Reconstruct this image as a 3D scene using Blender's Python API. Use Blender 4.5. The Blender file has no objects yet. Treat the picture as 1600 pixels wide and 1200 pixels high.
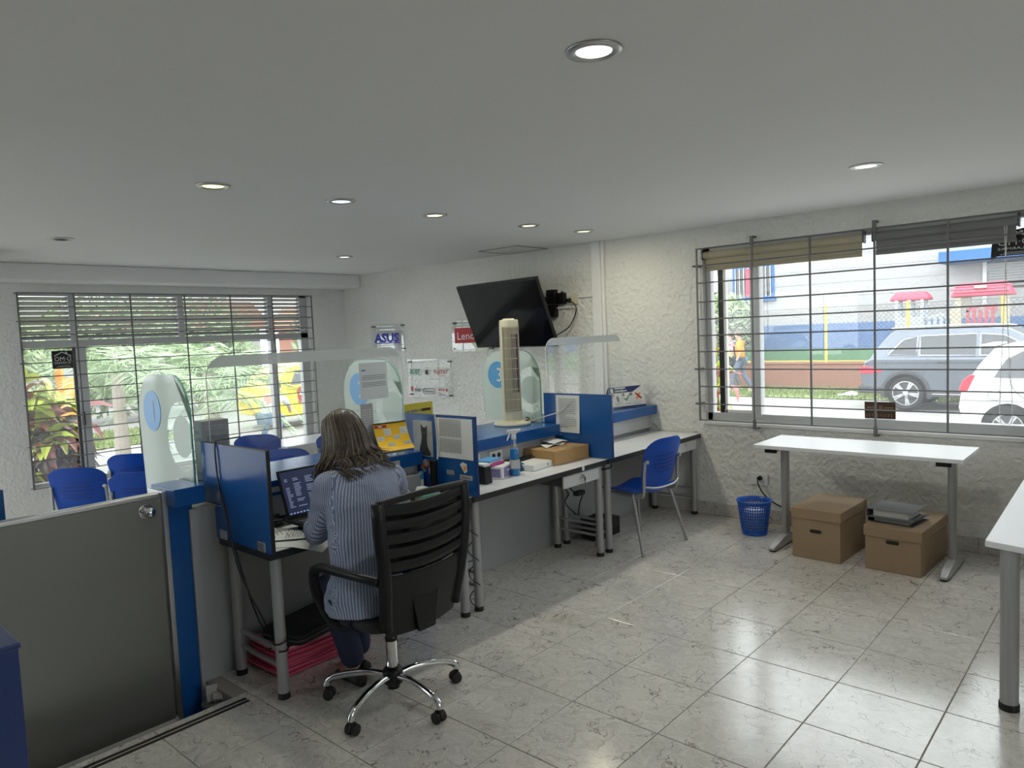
import bpy, bmesh, math, random
from math import sin, cos, pi, radians
from mathutils import Vector, Matrix
random.seed(7)
C = bpy.context.scene.collection
SC = bpy.context.scene

# ---------------------------------------------------------------- camera, sky, sun, exposure
cam_data = bpy.data.cameras.new('camera')
cam = bpy.data.objects.new('camera', cam_data); C.objects.link(cam); SC.camera = cam
cam_data.sensor_width = 36.0
cam_data.lens = 36.0 * 1129.15 / 1600.0
cam_data.clip_start = 0.05; cam_data.clip_end = 300
yaw, pitch, roll = radians(41.9327), radians(-4.035), radians(-2.4258)
fw = Vector((cos(yaw)*cos(pitch), sin(yaw)*cos(pitch), sin(pitch)))
r0 = Vector((sin(yaw), -cos(yaw), 0)); u0 = r0.cross(fw)
rr = cos(roll)*r0 + sin(roll)*u0; uu = -sin(roll)*r0 + cos(roll)*u0
cam.matrix_world = Matrix(((rr.x, uu.x, -fw.x, 0), (rr.y, uu.y, -fw.y, 0), (rr.z, uu.z, -fw.z, 1.75), (0, 0, 0, 1)))

world = bpy.data.worlds.new('overcast'); SC.world = world; world.use_nodes = True
wn = world.node_tree.nodes; wl = world.node_tree.links
bg = wn['Background']; bg.inputs['Color'].default_value = (0.93, 0.97, 1.0, 1); bg.inputs['Strength'].default_value = 4.7
sun_d = bpy.data.lights.new('sun', 'SUN'); sun_d.energy = .6; sun_d.angle = radians(25); sun_d.color = (1, .96, .9)
sun = bpy.data.objects.new('sun', sun_d); C.objects.link(sun); sun.rotation_euler = (radians(38), radians(8), radians(60))
LAMP = 6.0
vs = SC.view_settings
SC.display_settings.display_device = 'sRGB'
vs.view_transform = 'Standard'; vs.look = 'None'; vs.gamma = 1.0; vs.use_curve_mapping = False
vs.exposure = 0.12
cy = SC.cycles
cy.use_denoising = True
cy.max_bounces = 10; cy.diffuse_bounces = 5; cy.glossy_bounces = 4; cy.transparent_max_bounces = 40; cy.transmission_bounces = 6
cy.sample_clamp_indirect = 6.0
cy.caustics_reflective = False; cy.caustics_refractive = False

# ---------------------------------------------------------------- materials
def mat(name, col, rough=.5, metal=0., var=None, bump=None, spec=.5, emit=None, coat=0.):
    """var=(scale, amount, colour2): noise colour variation; bump=(scale, strength, distance[, detail])"""
    m = bpy.data.materials.new(name); m.use_nodes = True
    nt = m.node_tree; N = nt.nodes; L = nt.links; b = N['Principled BSDF']
    c = (*col, 1) if len(col) == 3 else col
    b.inputs['Base Color'].default_value = c
    b.inputs['Roughness'].default_value = rough; b.inputs['Metallic'].default_value = metal
    b.inputs['Specular IOR Level'].default_value = spec
    if coat: b.inputs['Coat Weight'].default_value = coat; b.inputs['Coat Roughness'].default_value = .08
    tc = N.new('ShaderNodeTexCoord')
    if var is None: var = (6, .06, tuple(x*.85 for x in c[:3]))
    n = N.new('ShaderNodeTexNoise'); n.inputs['Scale'].default_value = var[0]; n.inputs['Detail'].default_value = 4
    L.new(tc.outputs['Object'], n.inputs['Vector'])
    mx = N.new('ShaderNodeMix'); mx.data_type = 'RGBA'
    mr = N.new('ShaderNodeMapRange'); mr.inputs[1].default_value = .35; mr.inputs[2].default_value = .65
    mr.inputs[3].default_value = 0; mr.inputs[4].default_value = var[1] if var[1] > .06 else var[1]*5
    L.new(n.outputs['Fac'], mr.inputs[0]); L.new(mr.outputs[0], mx.inputs[0])
    mx.inputs[6].default_value = c; mx.inputs[7].default_value = (*var[2], 1)
    L.new(mx.outputs[2], b.inputs['Base Color'])
    if bump:
        n2 = N.new('ShaderNodeTexNoise'); n2.inputs['Scale'].default_value = bump[0]; n2.inputs['Detail'].default_value = bump[3] if len(bump) > 3 else 3
        L.new(tc.outputs['Object'], n2.inputs['Vector'])
        bp = N.new('ShaderNodeBump'); bp.inputs['Strength'].default_value = bump[1]; bp.inputs['Distance'].default_value = bump[2]
        L.new(n2.outputs['Fac'], bp.inputs['Height']); L.new(bp.outputs[0], b.inputs['Normal'])
    if emit:
        b.inputs['Emission Color'].default_value = (*emit[0], 1); b.inputs['Emission Strength'].default_value = emit[1]
    return m

def glass_mat(name, tint=(.95, .98, .97), haze=0., hazecol=(.9, .92, .92), ior=1.45, rough=0.):
    m = bpy.data.materials.new(name); m.use_nodes = True
    nt = m.node_tree; N = nt.nodes; L = nt.links; N.remove(N['Principled BSDF'])
    out = N['Material Output']
    fr0 = N.new('ShaderNodeFresnel'); fr0.inputs['IOR'].default_value = ior
    ge = N.new('ShaderNodeNewGeometry'); fr = N.new('ShaderNodeMath'); fr.operation = 'MULTIPLY'; iv = N.new('ShaderNodeMath'); iv.operation = 'SUBTRACT'; iv.inputs[0].default_value = 1.0
    L.new(ge.outputs['Backfacing'], iv.inputs[1]); L.new(fr0.outputs[0], fr.inputs[0]); L.new(iv.outputs[0], fr.inputs[1])
    tr = N.new('ShaderNodeBsdfTransparent'); tr.inputs['Color'].default_value = (*tint, 1)
    gl = N.new('ShaderNodeBsdfGlossy'); gl.inputs['Roughness'].default_value = rough; gl.inputs['Color'].default_value = (1, 1, 1, 1)
    mx = N.new('ShaderNodeMixShader'); L.new(fr.outputs[0], mx.inputs[0])
    src = tr.outputs[0]
    if haze:
        d = N.new('ShaderNodeBsdfDiffuse'); d.inputs['Color'].default_value = (*hazecol, 1)
        t = N.new('ShaderNodeBsdfTranslucent'); t.inputs['Color'].default_value = (*hazecol, 1)
        dm = N.new('ShaderNodeMixShader'); dm.inputs[0].default_value = .5
        L.new(d.outputs[0], dm.inputs[1]); L.new(t.outputs[0], dm.inputs[2])
        hm = N.new('ShaderNodeMixShader'); hm.inputs[0].default_value = haze
        L.new(tr.outputs[0], hm.inputs[1]); L.new(dm.outputs[0], hm.inputs[2]); src = hm.outputs[0]
    L.new(src, mx.inputs[1]); L.new(gl.outputs[0], mx.inputs[2]); L.new(mx.outputs[0], out.inputs['Surface'])
    return m

def plaster(name, col, sc1=38., strength=.9, dist=.02):
    m = mat(name, col, .75, var=(2.2, .35, tuple(x*.9 for x in col)), spec=.3)
    nt = m.node_tree; N = nt.nodes; L = nt.links; b = N['Principled BSDF']
    tc = N.new('ShaderNodeTexCoord')
    a = N.new('ShaderNodeTexNoise'); a.inputs['Scale'].default_value = sc1*.35; a.inputs['Detail'].default_value = 6; a.inputs['Distortion'].default_value = 1.2
    v = N.new('ShaderNodeTexVoronoi'); v.inputs['Scale'].default_value = sc1; v.feature = 'SMOOTH_F1'
    mp = N.new('ShaderNodeMapping'); mp.inputs['Scale'].default_value = (1, 1, .8)
    L.new(tc.outputs['Object'], a.inputs['Vector']); L.new(tc.outputs['Object'], mp.inputs[0]); L.new(mp.outputs[0], v.inputs['Vector'])
    ad = N.new('ShaderNodeMath'); ad.operation = 'MULTIPLY_ADD'
    L.new(v.outputs['Distance'], ad.inputs[0]); ad.inputs[1].default_value = .45; L.new(a.outputs['Fac'], ad.inputs[2])
    bp = N.new('ShaderNodeBump'); bp.inputs['Strength'].default_value = strength; bp.inputs['Distance'].default_value = dist
    L.new(ad.outputs[0], bp.inputs['Height']); L.new(bp.outputs[0], b.inputs['Normal'])
    return m

def tile_mat():
    m = mat('marbled_floor_tile', (.55, .53, .49), .17, spec=.8)
    nt = m.node_tree; N = nt.nodes; L = nt.links; b = N['Principled BSDF']
    tc = N.new('ShaderNodeTexCoord'); oi = N.new('ShaderNodeObjectInfo')
    sc = N.new('ShaderNodeVectorMath'); sc.operation = 'SCALE'; sc.inputs[0].default_value = (7, 5, 3)
    rd = N.new('ShaderNodeMath'); rd.operation = 'MULTIPLY'; rd.inputs[1].default_value = 4.0
    L.new(oi.outputs['Random'], rd.inputs[0]); L.new(rd.outputs[0], sc.inputs['Scale'])
    ad = N.new('ShaderNodeVectorMath'); ad.operation = 'ADD'
    L.new(tc.outputs['Object'], ad.inputs[0]); L.new(sc.outputs[0], ad.inputs[1])
    n1 = N.new('ShaderNodeTexNoise'); n1.inputs['Scale'].default_value = 9; n1.inputs['Detail'].default_value = 6
    L.new(ad.outputs[0], n1.inputs['Vector'])
    wr = N.new('ShaderNodeVectorMath'); wr.operation = 'MULTIPLY_ADD'
    L.new(n1.outputs['Color'], wr.inputs[0]); wr.inputs[1].default_value = (.30, .30, 0); L.new(ad.outputs[0], wr.inputs[2])
    v = N.new('ShaderNodeTexVoronoi'); v.feature = 'DISTANCE_TO_EDGE'; v.inputs['Scale'].default_value = 8.5
    L.new(wr.outputs[0], v.inputs['Vector'])
    r = N.new('ShaderNodeMapRange'); r.inputs[1].default_value = .002; r.inputs[2].default_value = .024; r.inputs[3].default_value = 1; r.inputs[4].default_value = 0
    L.new(v.outputs['Distance'], r.inputs[0])
    n2 = N.new('ShaderNodeTexNoise'); n2.inputs['Scale'].default_value = 7; n2.inputs['Detail'].default_value = 3
    L.new(wr.outputs[0], n2.inputs['Vector'])
    r2 = N.new('ShaderNodeMapRange'); r2.inputs[1].default_value = .42; r2.inputs[2].default_value = .56
    L.new(n2.outputs['Fac'], r2.inputs[0])
    mu = N.new('ShaderNodeMath'); mu.operation = 'MULTIPLY'; L.new(r.outputs[0], mu.inputs[0]); L.new(r2.outputs[0], mu.inputs[1])
    n3 = N.new('ShaderNodeTexNoise'); n3.inputs['Scale'].default_value = 16; n3.inputs['Detail'].default_value = 8; n3.inputs['Roughness'].default_value = .7
    mp = N.new('ShaderNodeMapping'); mp.inputs['Scale'].default_value = (2.5, .8, 1); mp.inputs['Rotation'].default_value = (0, 0, .5)
    L.new(wr.outputs[0], mp.inputs[0]); L.new(mp.outputs[0], n3.inputs['Vector'])
    cr = N.new('ShaderNodeValToRGB'); e = cr.color_ramp.elements
    e[0].position = .3; e[0].color = (.44, .42, .38, 1); e[1].position = .62; e[1].color = (.62, .60, .56, 1)
    L.new(n3.outputs['Fac'], cr.inputs[0])
    mx = N.new('ShaderNodeMix'); mx.data_type = 'RGBA'; L.new(mu.outputs[0], mx.inputs[0]); L.new(cr.outputs[0], mx.inputs[6])
    mx.inputs[7].default_value = (.18, .155, .135, 1)
    L.new(mx.outputs[2], b.inputs['Base Color'])
    nb = N.new('ShaderNodeTexNoise'); nb.inputs['Scale'].default_value = 90; L.new(tc.outputs['Object'], nb.inputs['Vector'])
    bp = N.new('ShaderNodeBump'); bp.inputs['Strength'].default_value = .05; bp.inputs['Distance'].default_value = .004
    L.new(nb.outputs['Fac'], bp.inputs['Height']); L.new(bp.outputs[0], b.inputs['Normal'])
    return m

def stripe_mat(name, c1, c2, pitch, axis='X', rough=.85):
    m = mat(name, c1, rough, spec=.2)
    nt = m.node_tree; N = nt.nodes; L = nt.links; b = N['Principled BSDF']
    tc = N.new('ShaderNodeTexCoord'); sp = N.new('ShaderNodeSeparateXYZ'); L.new(tc.outputs['Object'], sp.inputs[0])
    def mth(op, x, y=None):
        q = N.new('ShaderNodeMath'); q.operation = op
        for k, w in enumerate((x, y)):
            if w is None: continue
            if isinstance(w, (int, float)): q.inputs[k].default_value = w
            else: L.new(w, q.inputs[k])
        return q.outputs[0]
    # round the leaning trunk the stripes follow the angle about the spine; on the sleeves they run down the arm
    zz = mth('SUBTRACT', sp.outputs['Z'], .5)
    dx = mth('SUBTRACT', sp.outputs['X'], mth('MULTIPLY_ADD', zz, .274)); dy = mth('SUBTRACT', sp.outputs['Y'], mth('MULTIPLY', zz, .363))
    dx.node.inputs[1].links[0].from_node.inputs[2].default_value = -.045
    dy = mth('ADD', dy, .035)
    th = mth('MULTIPLY', mth('ARCTAN2', dx, mth('MULTIPLY', dy, -1.0)), .17)
    sl = mth('ADD', sp.outputs['X'], mth('MULTIPLY', mth('SIGN', dx), sp.outputs['Y']))
    ms = N.new('ShaderNodeMapRange'); ms.inputs[1].default_value = .200; ms.inputs[2].default_value = .206; L.new(mth('ABSOLUTE', dx), ms.inputs[0])
    a = N.new('ShaderNodeMix'); a.data_type = 'FLOAT'; L.new(ms.outputs[0], a.inputs[0]); L.new(th, a.inputs[2]); L.new(sl, a.inputs[3])
    s = N.new('ShaderNodeMath'); s.operation = 'MULTIPLY'; s.inputs[1].default_value = 2*pi/pitch; L.new(a.outputs[0], s.inputs[0])
    q = N.new('ShaderNodeMath'); q.operation = 'SINE'; L.new(s.outputs[0], q.inputs[0])
    r = N.new('ShaderNodeMapRange'); r.inputs[1].default_value = -.4; r.inputs[2].default_value = .4; L.new(q.outputs[0], r.inputs[0])
    mx = N.new('ShaderNodeMix'); mx.data_type = 'RGBA'; L.new(r.outputs[0], mx.inputs[0])
    mx.inputs[6].default_value = (*c1, 1); mx.inputs[7].default_value = (*c2, 1); L.new(mx.outputs[2], b.inputs['Base Color'])
    nb = N.new('ShaderNodeTexNoise'); nb.inputs['Scale'].default_value = 14; nb.inputs['Detail'].default_value = 3; L.new(tc.outputs['Object'], nb.inputs['Vector'])
    bp = N.new('ShaderNodeBump'); bp.inputs['Strength'].default_value = .5; bp.inputs['Distance'].default_value = .03
    L.new(nb.outputs['Fac'], bp.inputs['Height']); L.new(bp.outputs[0], b.inputs['Normal'])
    return m

M = {}
M['wall'] = plaster('white_rough_plaster', (.77, .77, .745), 38, .8, .016)
M['wallB'] = plaster('white_troweled_plaster', (.72, .72, .68), 30, 1.0, .02)
M['ceil'] = mat('ceiling_paint', (.82, .82, .81), .8, var=(1.5, .25, (.78, .78, .77)), bump=(3, .1, .02))
M['tile'] = tile_mat()
M['grout'] = mat('grout', (.30, .28, .25), .8)
M['white'] = mat('white_paint', (.75, .75, .74), .45)
M['frame'] = mat('window_frame_aluminium', (.50, .51, .51), .45, .1)
M['bar'] = mat('grille_paint', (.15, .15, .15), .5, .2)
M['lam'] = mat('white_laminate', (.72, .73, .74), .28, var=(9, .15, (.66, .67, .68)))
M['edge'] = mat('black_edge_band', (.012, .012, .013), .45)
M['leg'] = mat('grey_steel_paint', (.36, .36, .36), .35, .3)
M['panel'] = mat('grey_partition', (.34, .345, .35), .5, var=(1.5, .2, (.30, .305, .31)))
M['gate'] = mat('satin_grey_gate', (.22, .22, .20), .38, .5, var=(3, .2, (.20, .20, .185)))
M['blue'] = mat('blue_laminate', (.008, .085, .30), .22, var=(3, .2, (.007, .075, .26)))
M['dblue'] = mat('dark_blue_laminate', (.006, .03, .14), .35)
M['chair'] = mat('blue_plastic', (.004, .06, .36), .35, var=(9, .1, (.004, .05, .32)))
M['black'] = mat('black_plastic', (.008, .008, .009), .42, spec=.3)
M['mblack'] = mat('matte_black', (.018, .018, .02), .7)
M['screen'] = mat('dark_screen', (.004, .004, .005), .09, spec=.12)
M['chrome'] = mat('chrome', (.75, .75, .76), .1, 1.)
M['steel'] = mat('brushed_steel', (.55, .55, .55), .3, 1.)
M['cream'] = mat('cream_plastic', (.66, .62, .47), .4, var=(5, .2, (.6, .56, .42)))
M['purple'] = mat('purple_rotor', (.05, .015, .055), .5)
M['glass'] = glass_mat('window_glass', (.97, .985, .98), .05, (.95, .97, 1.))
M['acry'] = glass_mat('clear_acrylic', (.97, .98, .98), .02, ior=1.9)
M['frost_band'] = glass_mat('frosted_film', (.9, .92, .92), .82, (.82, .83, .82))
M['frost'] = glass_mat('frosted_film_pale', (.86, .93, .89), .80, (.76, .82, .78), rough=.08)
M['gpanel'] = glass_mat('clear_green_glass', (.86, .93, .90), 0, ior=1.9)
M['gedge'] = mat('green_glass_edge', (.12, .35, .28), .15, spec=.6)
M['sky'] = mat('pale_blue_film', (.12, .38, .75), .4)
M['lblue'] = mat('bright_blue_film', (.02, .27, .55), .35)
M['paper'] = mat('white_paper', (.72, .72, .70), .7, var=(8, .1, (.68, .68, .65)))
M['ink'] = mat('grey_print', (.16, .16, .17), .7)
M['lgrey'] = mat('light_grey_print', (.42, .42, .42), .7)
M['card'] = mat('cardboard', (.33, .235, .145), .75, var=(10, .25, (.30, .195, .105)), bump=(120, .1, .002))
M['card2'] = mat('tan_cardboard', (.42, .25, .10), .7, var=(10, .25, (.37, .22, .09)))
M['yellow'] = mat('yellow_card', (.85, .50, .01), .5)
M['oyellow'] = mat('olive_yellow_card', (.55, .45, .01), .5)
M['red'] = mat('red_print', (.40, .008, .02), .5)
M['green'] = mat('green_print', (.0, .22, .12), .5)
M['navy'] = mat('navy_print', (.01, .02, .12), .5)
M['iblue'] = mat('indigo_print', (.02, .03, .42), .5)
M['pink'] = mat('pink_foam', (.62, .09, .17), .8, var=(20, .3, (.5, .06, .13)), bump=(60, .5, .01))
M['pinktop'] = mat('pale_pink_foam', (.68, .33, .36), .8, var=(20, .3, (.6, .26, .3)), bump=(60, .4, .01))
M['bin'] = mat('blue_bin_plastic', (.006, .10, .50), .35)
M['bag'] = mat('plastic_bag', (.7, .72, .74), .4)
M['skin'] = mat('skin', (.55, .32, .23), .55, var=(12, .2, (.5, .27, .19)))
M['hair'] = mat('brown_grey_hair', (.060, .042, .030), .38, var=(30, .6, (.12, .095, .072)))
M['hair2'] = mat('light_brown_hair', (.14, .11, .08), .38, var=(30, .5, (.3, .24, .18)))
M['shirt'] = stripe_mat('striped_shirt', (.15, .19, .30), (.40, .44, .54), .0125)
M['denim'] = mat('dark_denim', (.012, .018, .05), .8, bump=(150, .2, .003))
M['liquid'] = mat('blue_liquid', (.01, .16, .42), .1, coat=.4)
M['grey'] = mat('grey_plastic', (.30, .31, .31), .5)
M['dgrey'] = mat('dark_grey_plastic', (.09, .09, .095), .5)
M['bindergrey'] = mat('grey_binder', (.17, .18, .185), .55)
M['cloth'] = mat('blue_cloth', (.02, .07, .16), .9, bump=(30, .8, .02))
M['violet'] = mat('violet_print', (.22, .18, .38), .5)
M['magenta'] = mat('magenta_print', (.45, .03, .25), .5)
M['blind_beige'] = mat('beige_blind_fabric', (.42, .38, .27), .85)
M['blind_grey'] = mat('grey_blind_fabric', (.20, .20, .195), .85)
M['slat'] = mat('louvre_slat', (.30, .305, .30), .4, .2)
M['brown'] = mat('brown_sticker', (.045, .02, .006), .5)
M['tan'] = mat('tan_print', (.20, .10, .04), .6)
M['orange'] = mat('orange', (.85, .28, .02), .5)
M['rubber'] = mat('rubber', (.01, .01, .01), .6)
M['cable'] = mat('black_cable', (.008, .008, .009), .5)
M['wcable'] = mat('white_cable', (.65, .65, .63), .4)

# ---------------------------------------------------------------- mesh helpers
WM = {}
class MB:
    def __init__(s): s.v = []; s.f = []
    def add(s, vs, fs):
        o = len(s.v); s.v += [tuple(p) for p in vs]; s.f += [tuple(i+o for i in f) for f in fs]; return s
    def box(s, x0, y0, z0, x1, y1, z1):
        x0, x1 = sorted((x0, x1)); y0, y1 = sorted((y0, y1)); z0, z1 = sorted((z0, z1))
        return s.add([(x0,y0,z0),(x1,y0,z0),(x1,y1,z0),(x0,y1,z0),(x0,y0,z1),(x1,y0,z1),(x1,y1,z1),(x0,y1,z1)],
            [(0,3,2,1),(4,5,6,7),(0,1,5,4),(1,2,6,5),(2,3,7,6),(3,0,4,7)])
    def obox(s, c, sz, R=None):
        hx, hy, hz = sz[0]/2, sz[1]/2, sz[2]/2; R = R or Matrix.Identity(3); c = Vector(c)
        vs = [c + R @ Vector(p) for p in [(-hx,-hy,-hz),(hx,-hy,-hz),(hx,hy,-hz),(-hx,hy,-hz),(-hx,-hy,hz),(hx,-hy,hz),(hx,hy,hz),(-hx,hy,hz)]]
        return s.add(vs, [(0,3,2,1),(4,5,6,7),(0,1,5,4),(1,2,6,5),(2,3,7,6),(3,0,4,7)])
    def cyl(s, p0, p1, r, r1=None, n=14):
        p0, p1 = Vector(p0), Vector(p1); r1 = r if r1 is None else r1
        d = (p1-p0).normalized(); a = d.orthogonal().normalized(); b = d.cross(a)
        vs = []
        for p, q in ((p0, r), (p1, r1)):
            vs += [p + q*(cos(2*pi*i/n)*a + sin(2*pi*i/n)*b) for i in range(n)]
        fs = [(i, (i+1) % n, n+(i+1) % n, n+i) for i in range(n)] + [tuple(range(n-1, -1, -1)), tuple(range(n, 2*n))]
        return s.add(vs, fs)
    def tube(s, pts, r, n=6, rs=None, flat=1.):
        pts = [Vector(p) for p in pts]; N = len(pts); vs = []
        a = None
        for i, p in enumerate(pts):
            d = (pts[min(i+1, N-1)] - pts[max(i-1, 0)]).normalized()
            if a is None: a = d.orthogonal().normalized()
            a = (a - d*a.dot(d)); a = a.normalized() if a.length > 1e-6 else d.orthogonal().normalized()
            b = d.cross(a); q = rs[i] if rs else r
            vs += [p + q*(cos(2*pi*k/n)*a + flat*sin(2*pi*k/n)*b) for k in range(n)]
        fs = []
        for i in range(N-1):
            for k in range(n): fs.append((i*n+k, i*n+(k+1) % n, (i+1)*n+(k+1) % n, (i+1)*n+k))
        fs += [tuple(range(n-1, -1, -1)), tuple(range((N-1)*n, N*n))]
        return s.add(vs, fs)
    def prism(s, poly, o, U, V, d):
        """2D polygon in U,V at o, extruded by vector d"""
        o, U, V, d = Vector(o), Vector(U), Vector(V), Vector(d); n = len(poly)
        a = [o + x*U + y*V for x, y in poly]; b = [p + d for p in a]
        return s.add(a + b, [tuple(range(n-1, -1, -1)), tuple(range(n, 2*n))] + [(i, (i+1) % n, n+(i+1) % n, n+i) for i in range(n)])
    def ring(s, outer, inner, o, U, V, d):
        """plate with a hole; outer and inner loops with the same point count"""
        o, U, V, d = Vector(o), Vector(U), Vector(V), Vector(d); n = len(outer)
        A = [o + x*U + y*V for x, y in outer]; B = [o + x*U + y*V for x, y in inner]
        vs = A + B + [p+d for p in A] + [p+d for p in B]; fs = []
        for i in range(n):
            j = (i+1) % n
            fs += [(i, n+i, n+j, j), (2*n+i, 2*n+j, 3*n+j, 3*n+i), (i, j, 2*n+j, 2*n+i), (n+i, 3*n+i, 3*n+j, n+j)]
        return s.add(vs, fs)
    def lathe(s, prof, c, n=20, cap=True):
        c = Vector(c); vs = []; m = len(prof)
        for r, z in prof: vs += [c + Vector((r*cos(2*pi*i/n), r*sin(2*pi*i/n), z)) for i in range(n)]
        fs = [(j*n+i, j*n+(i+1) % n, (j+1)*n+(i+1) % n, (j+1)*n+i) for j in range(m-1) for i in range(n)]
        if cap: fs += [tuple(range(n-1, -1, -1)), tuple(range((m-1)*n, m*n))]
        return s.add(vs, fs)
    def ball(s, c, r, n=14, m=9, R=None):
        c = Vector(c); r = Vector(r) if not isinstance(r, (int, float)) else Vector((r, r, r)); R = R or Matrix.Identity(3)
        vs = [c + R @ Vector((0, 0, r.z))]
        for j in range(1, m):
            t = pi*j/m
            vs += [c + R @ Vector((r.x*sin(t)*cos(2*pi*i/n), r.y*sin(t)*sin(2*pi*i/n), r.z*cos(t))) for i in range(n)]
        vs.append(c + R @ Vector((0, 0, -r.z))); k = len(vs)-1
        fs = [(0, 1+i, 1+(i+1) % n) for i in range(n)]
        for j in range(m-2):
            fs += [(1+j*n+i, 1+(j+1)*n+i, 1+(j+1)*n+(i+1) % n, 1+j*n+(i+1) % n) for i in range(n)]
        fs += [(k, 1+(m-2)*n+(i+1) % n, 1+(m-2)*n+i) for i in range(n)]
        return s.add(vs, fs)
    def loft(s, rings):
        n = len(rings[0]); vs = [p for r in rings for p in r]
        fs = [(j*n+i, j*n+(i+1) % n, (j+1)*n+(i+1) % n, (j+1)*n+i) for j in range(len(rings)-1) for i in range(n)]
        fs += [tuple(range(n-1, -1, -1)), tuple(range((len(rings)-1)*n, len(rings)*n))]
        return s.add(vs, fs)
    def sheet(s, fn, nu, nv, th=None):
        """grid surface fn(u,v); th: thickness vector"""
        g = [[Vector(fn(i/nu, j/nv)) for i in range(nu+1)] for j in range(nv+1)]
        W = nu+1; vs = [p for r in g for p in r]
        fs = [(j*W+i, j*W+i+1, (j+1)*W+i+1, (j+1)*W+i) for j in range(nv) for i in range(nu)]
        if th is not None:
            th = Vector(th); k = len(vs); vs = vs + [p+th for p in vs]
            fs = fs + [tuple(k+i for i in reversed(f)) for f in fs]
            rim = [i for i in range(W)] + [j*W+nu for j in range(1, nv+1)] + [nv*W+i for i in range(nu-1, -1, -1)] + [j*W for j in range(nv-1, 0, -1)]
            for a, b in zip(rim, rim[1:]+rim[:1]): fs.append((b, a, a+k, b+k))
        return s.add(vs, fs)
    def build(s, name, m, parent=None, bevel=0., seg=2, smooth=False, sub=0):
        v = s.v
        if parent is None:
            xs = [p[0] for p in v]; ys = [p[1] for p in v]; zs = [p[2] for p in v]
            loc = Vector(((min(xs)+max(xs))/2, (min(ys)+max(ys))/2, min(zs))); W = Matrix.Translation(loc)
        else: W = WM[parent.name]
        I = W.inverted()
        me = bpy.data.meshes.new(name); me.from_pydata([I @ Vector(p) for p in v], [], s.f)
        bm = bmesh.new(); bm.from_mesh(me); bmesh.ops.recalc_face_normals(bm, faces=bm.faces); bm.to_mesh(me); bm.free()
        me.materials.append(M[m] if isinstance(m, str) else m)
        o = bpy.data.objects.new(name, me); C.objects.link(o)
        if parent is None: o.location = loc
        else: o.parent = parent
        WM[o.name] = W
        if smooth: me.polygons.foreach_set('use_smooth', [True]*len(me.polygons))
        if bevel:
            b = o.modifiers.new('bevel', 'BEVEL'); b.width = bevel; b.segments = seg; b.limit_method = 'ANGLE'; b.angle_limit = radians(35)
            if smooth is False: 
                me.polygons.foreach_set('use_smooth', [True]*len(me.polygons))
                b.harden_normals = True
        if sub:
            q = o.modifiers.new('sub', 'SUBSURF'); q.levels = sub; q.render_levels = sub
        return o

def tag(o, label=None, cat=None, group=None, kind=None):
    if label: o['label'] = label
    if cat: o['category'] = cat
    if group: o['group'] = group
    if kind: o['kind'] = kind
    return o
def thing(name, label, cat, loc=(0, 0, 0), rz=0., group=None):
    o = bpy.data.objects.new(name, None); C.objects.link(o); o.empty_display_size = .1
    o.location = loc; o.rotation_euler = (0, 0, rz)
    WM[o.name] = Matrix.Translation(loc) @ Matrix.Rotation(rz, 4, 'Z')
    return tag(o, label, cat, group)
def move(o, loc, rz=0., sc=1.):
    o.location = loc; o.rotation_euler = (0, 0, rz); o.scale = (sc, sc, sc)
def copy_tree(o, parent=None):
    c = o.copy(); C.objects.link(c); c.parent = parent
    for ch in list(o.children): copy_tree(ch, c)
    return c
def B(*a): return MB().box(*a)
def flat(name, m, parent, pts, th=(0, 0, .002)):
    """thin slab over polygon pts"""
    th = Vector(th); n = len(pts); a = [Vector(p) for p in pts]
    return MB().add(a + [p+th for p in a], [tuple(range(n-1, -1, -1)), tuple(range(n, 2*n))] + [(i, (i+1) % n, n+(i+1) % n, n+i) for i in range(n)]).build(name, m, parent)
def arc(cx, cy, r, a0, a1, n): return [(cx + r*cos(a0+(a1-a0)*i/n), cy + r*sin(a0+(a1-a0)*i/n)) for i in range(n+1)]
def rrect(w, h, r, n=6):
    P = []
    for cx, cy, a in ((w/2-r, h/2-r, 0), (-w/2+r, h/2-r, pi/2), (-w/2+r, -h/2+r, pi), (w/2-r, -h/2+r, 1.5*pi)): P += arc(cx, cy, r, a, a+pi/2, n)
    return P
def spline(pts, n=8):
    P = [Vector(p) for p in pts]; out = []
    for i in range(len(P)-1):
        a, b, c, d = P[max(i-1, 0)], P[i], P[i+1], P[min(i+2, len(P)-1)]
        for k in range(n):
            t = k/n; out.append(.5*((2*b) + (c-a)*t + (2*a-5*b+4*c-d)*t*t + (3*b-a-3*c+d)*t**3))
    return out + [P[-1]]
_tcache = {}
def text(s, m, parent, c, R, U, w, h, th=.0012, name='lettering', bold=0.):
    """solid lettering fitted into w x h, centred at c, R right, U up (front towards R x U)"""
    key = s; s = (s, bold)
    if s not in _tcache:
        cu = bpy.data.curves.new('t', 'FONT'); cu.body = key; cu.resolution_u = 2; cu.offset = bold; cu.align_x = 'CENTER'
        ob = bpy.data.objects.new('t', cu); C.objects.link(ob)
        dg = bpy.context.evaluated_depsgraph_get(); me = bpy.data.meshes.new_from_object(ob.evaluated_get(dg))
        _tcache[s] = ([v.co.copy() for v in me.vertices], [tuple(p.vertices) for p in me.polygons])
        bpy.data.objects.remove(ob); bpy.data.curves.remove(cu); bpy.data.meshes.remove(me)
    vs, fs = _tcache[s]
    x0, x1 = min(v.x for v in vs), max(v.x for v in vs); y0, y1 = min(v.y for v in vs), max(v.y for v in vs)
    R, U, c = Vector(R), Vector(U), Vector(c); Nn = R.cross(U).normalized()*th
    P = [c + R*((v.x-(x0+x1)/2)*w/(x1-x0)) + U*((v.y-(y0+y1)/2)*h/max(y1-y0, 1e-6)) + Nn for v in vs]
    return MB().add(P, fs).build(name, m, parent)
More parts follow.
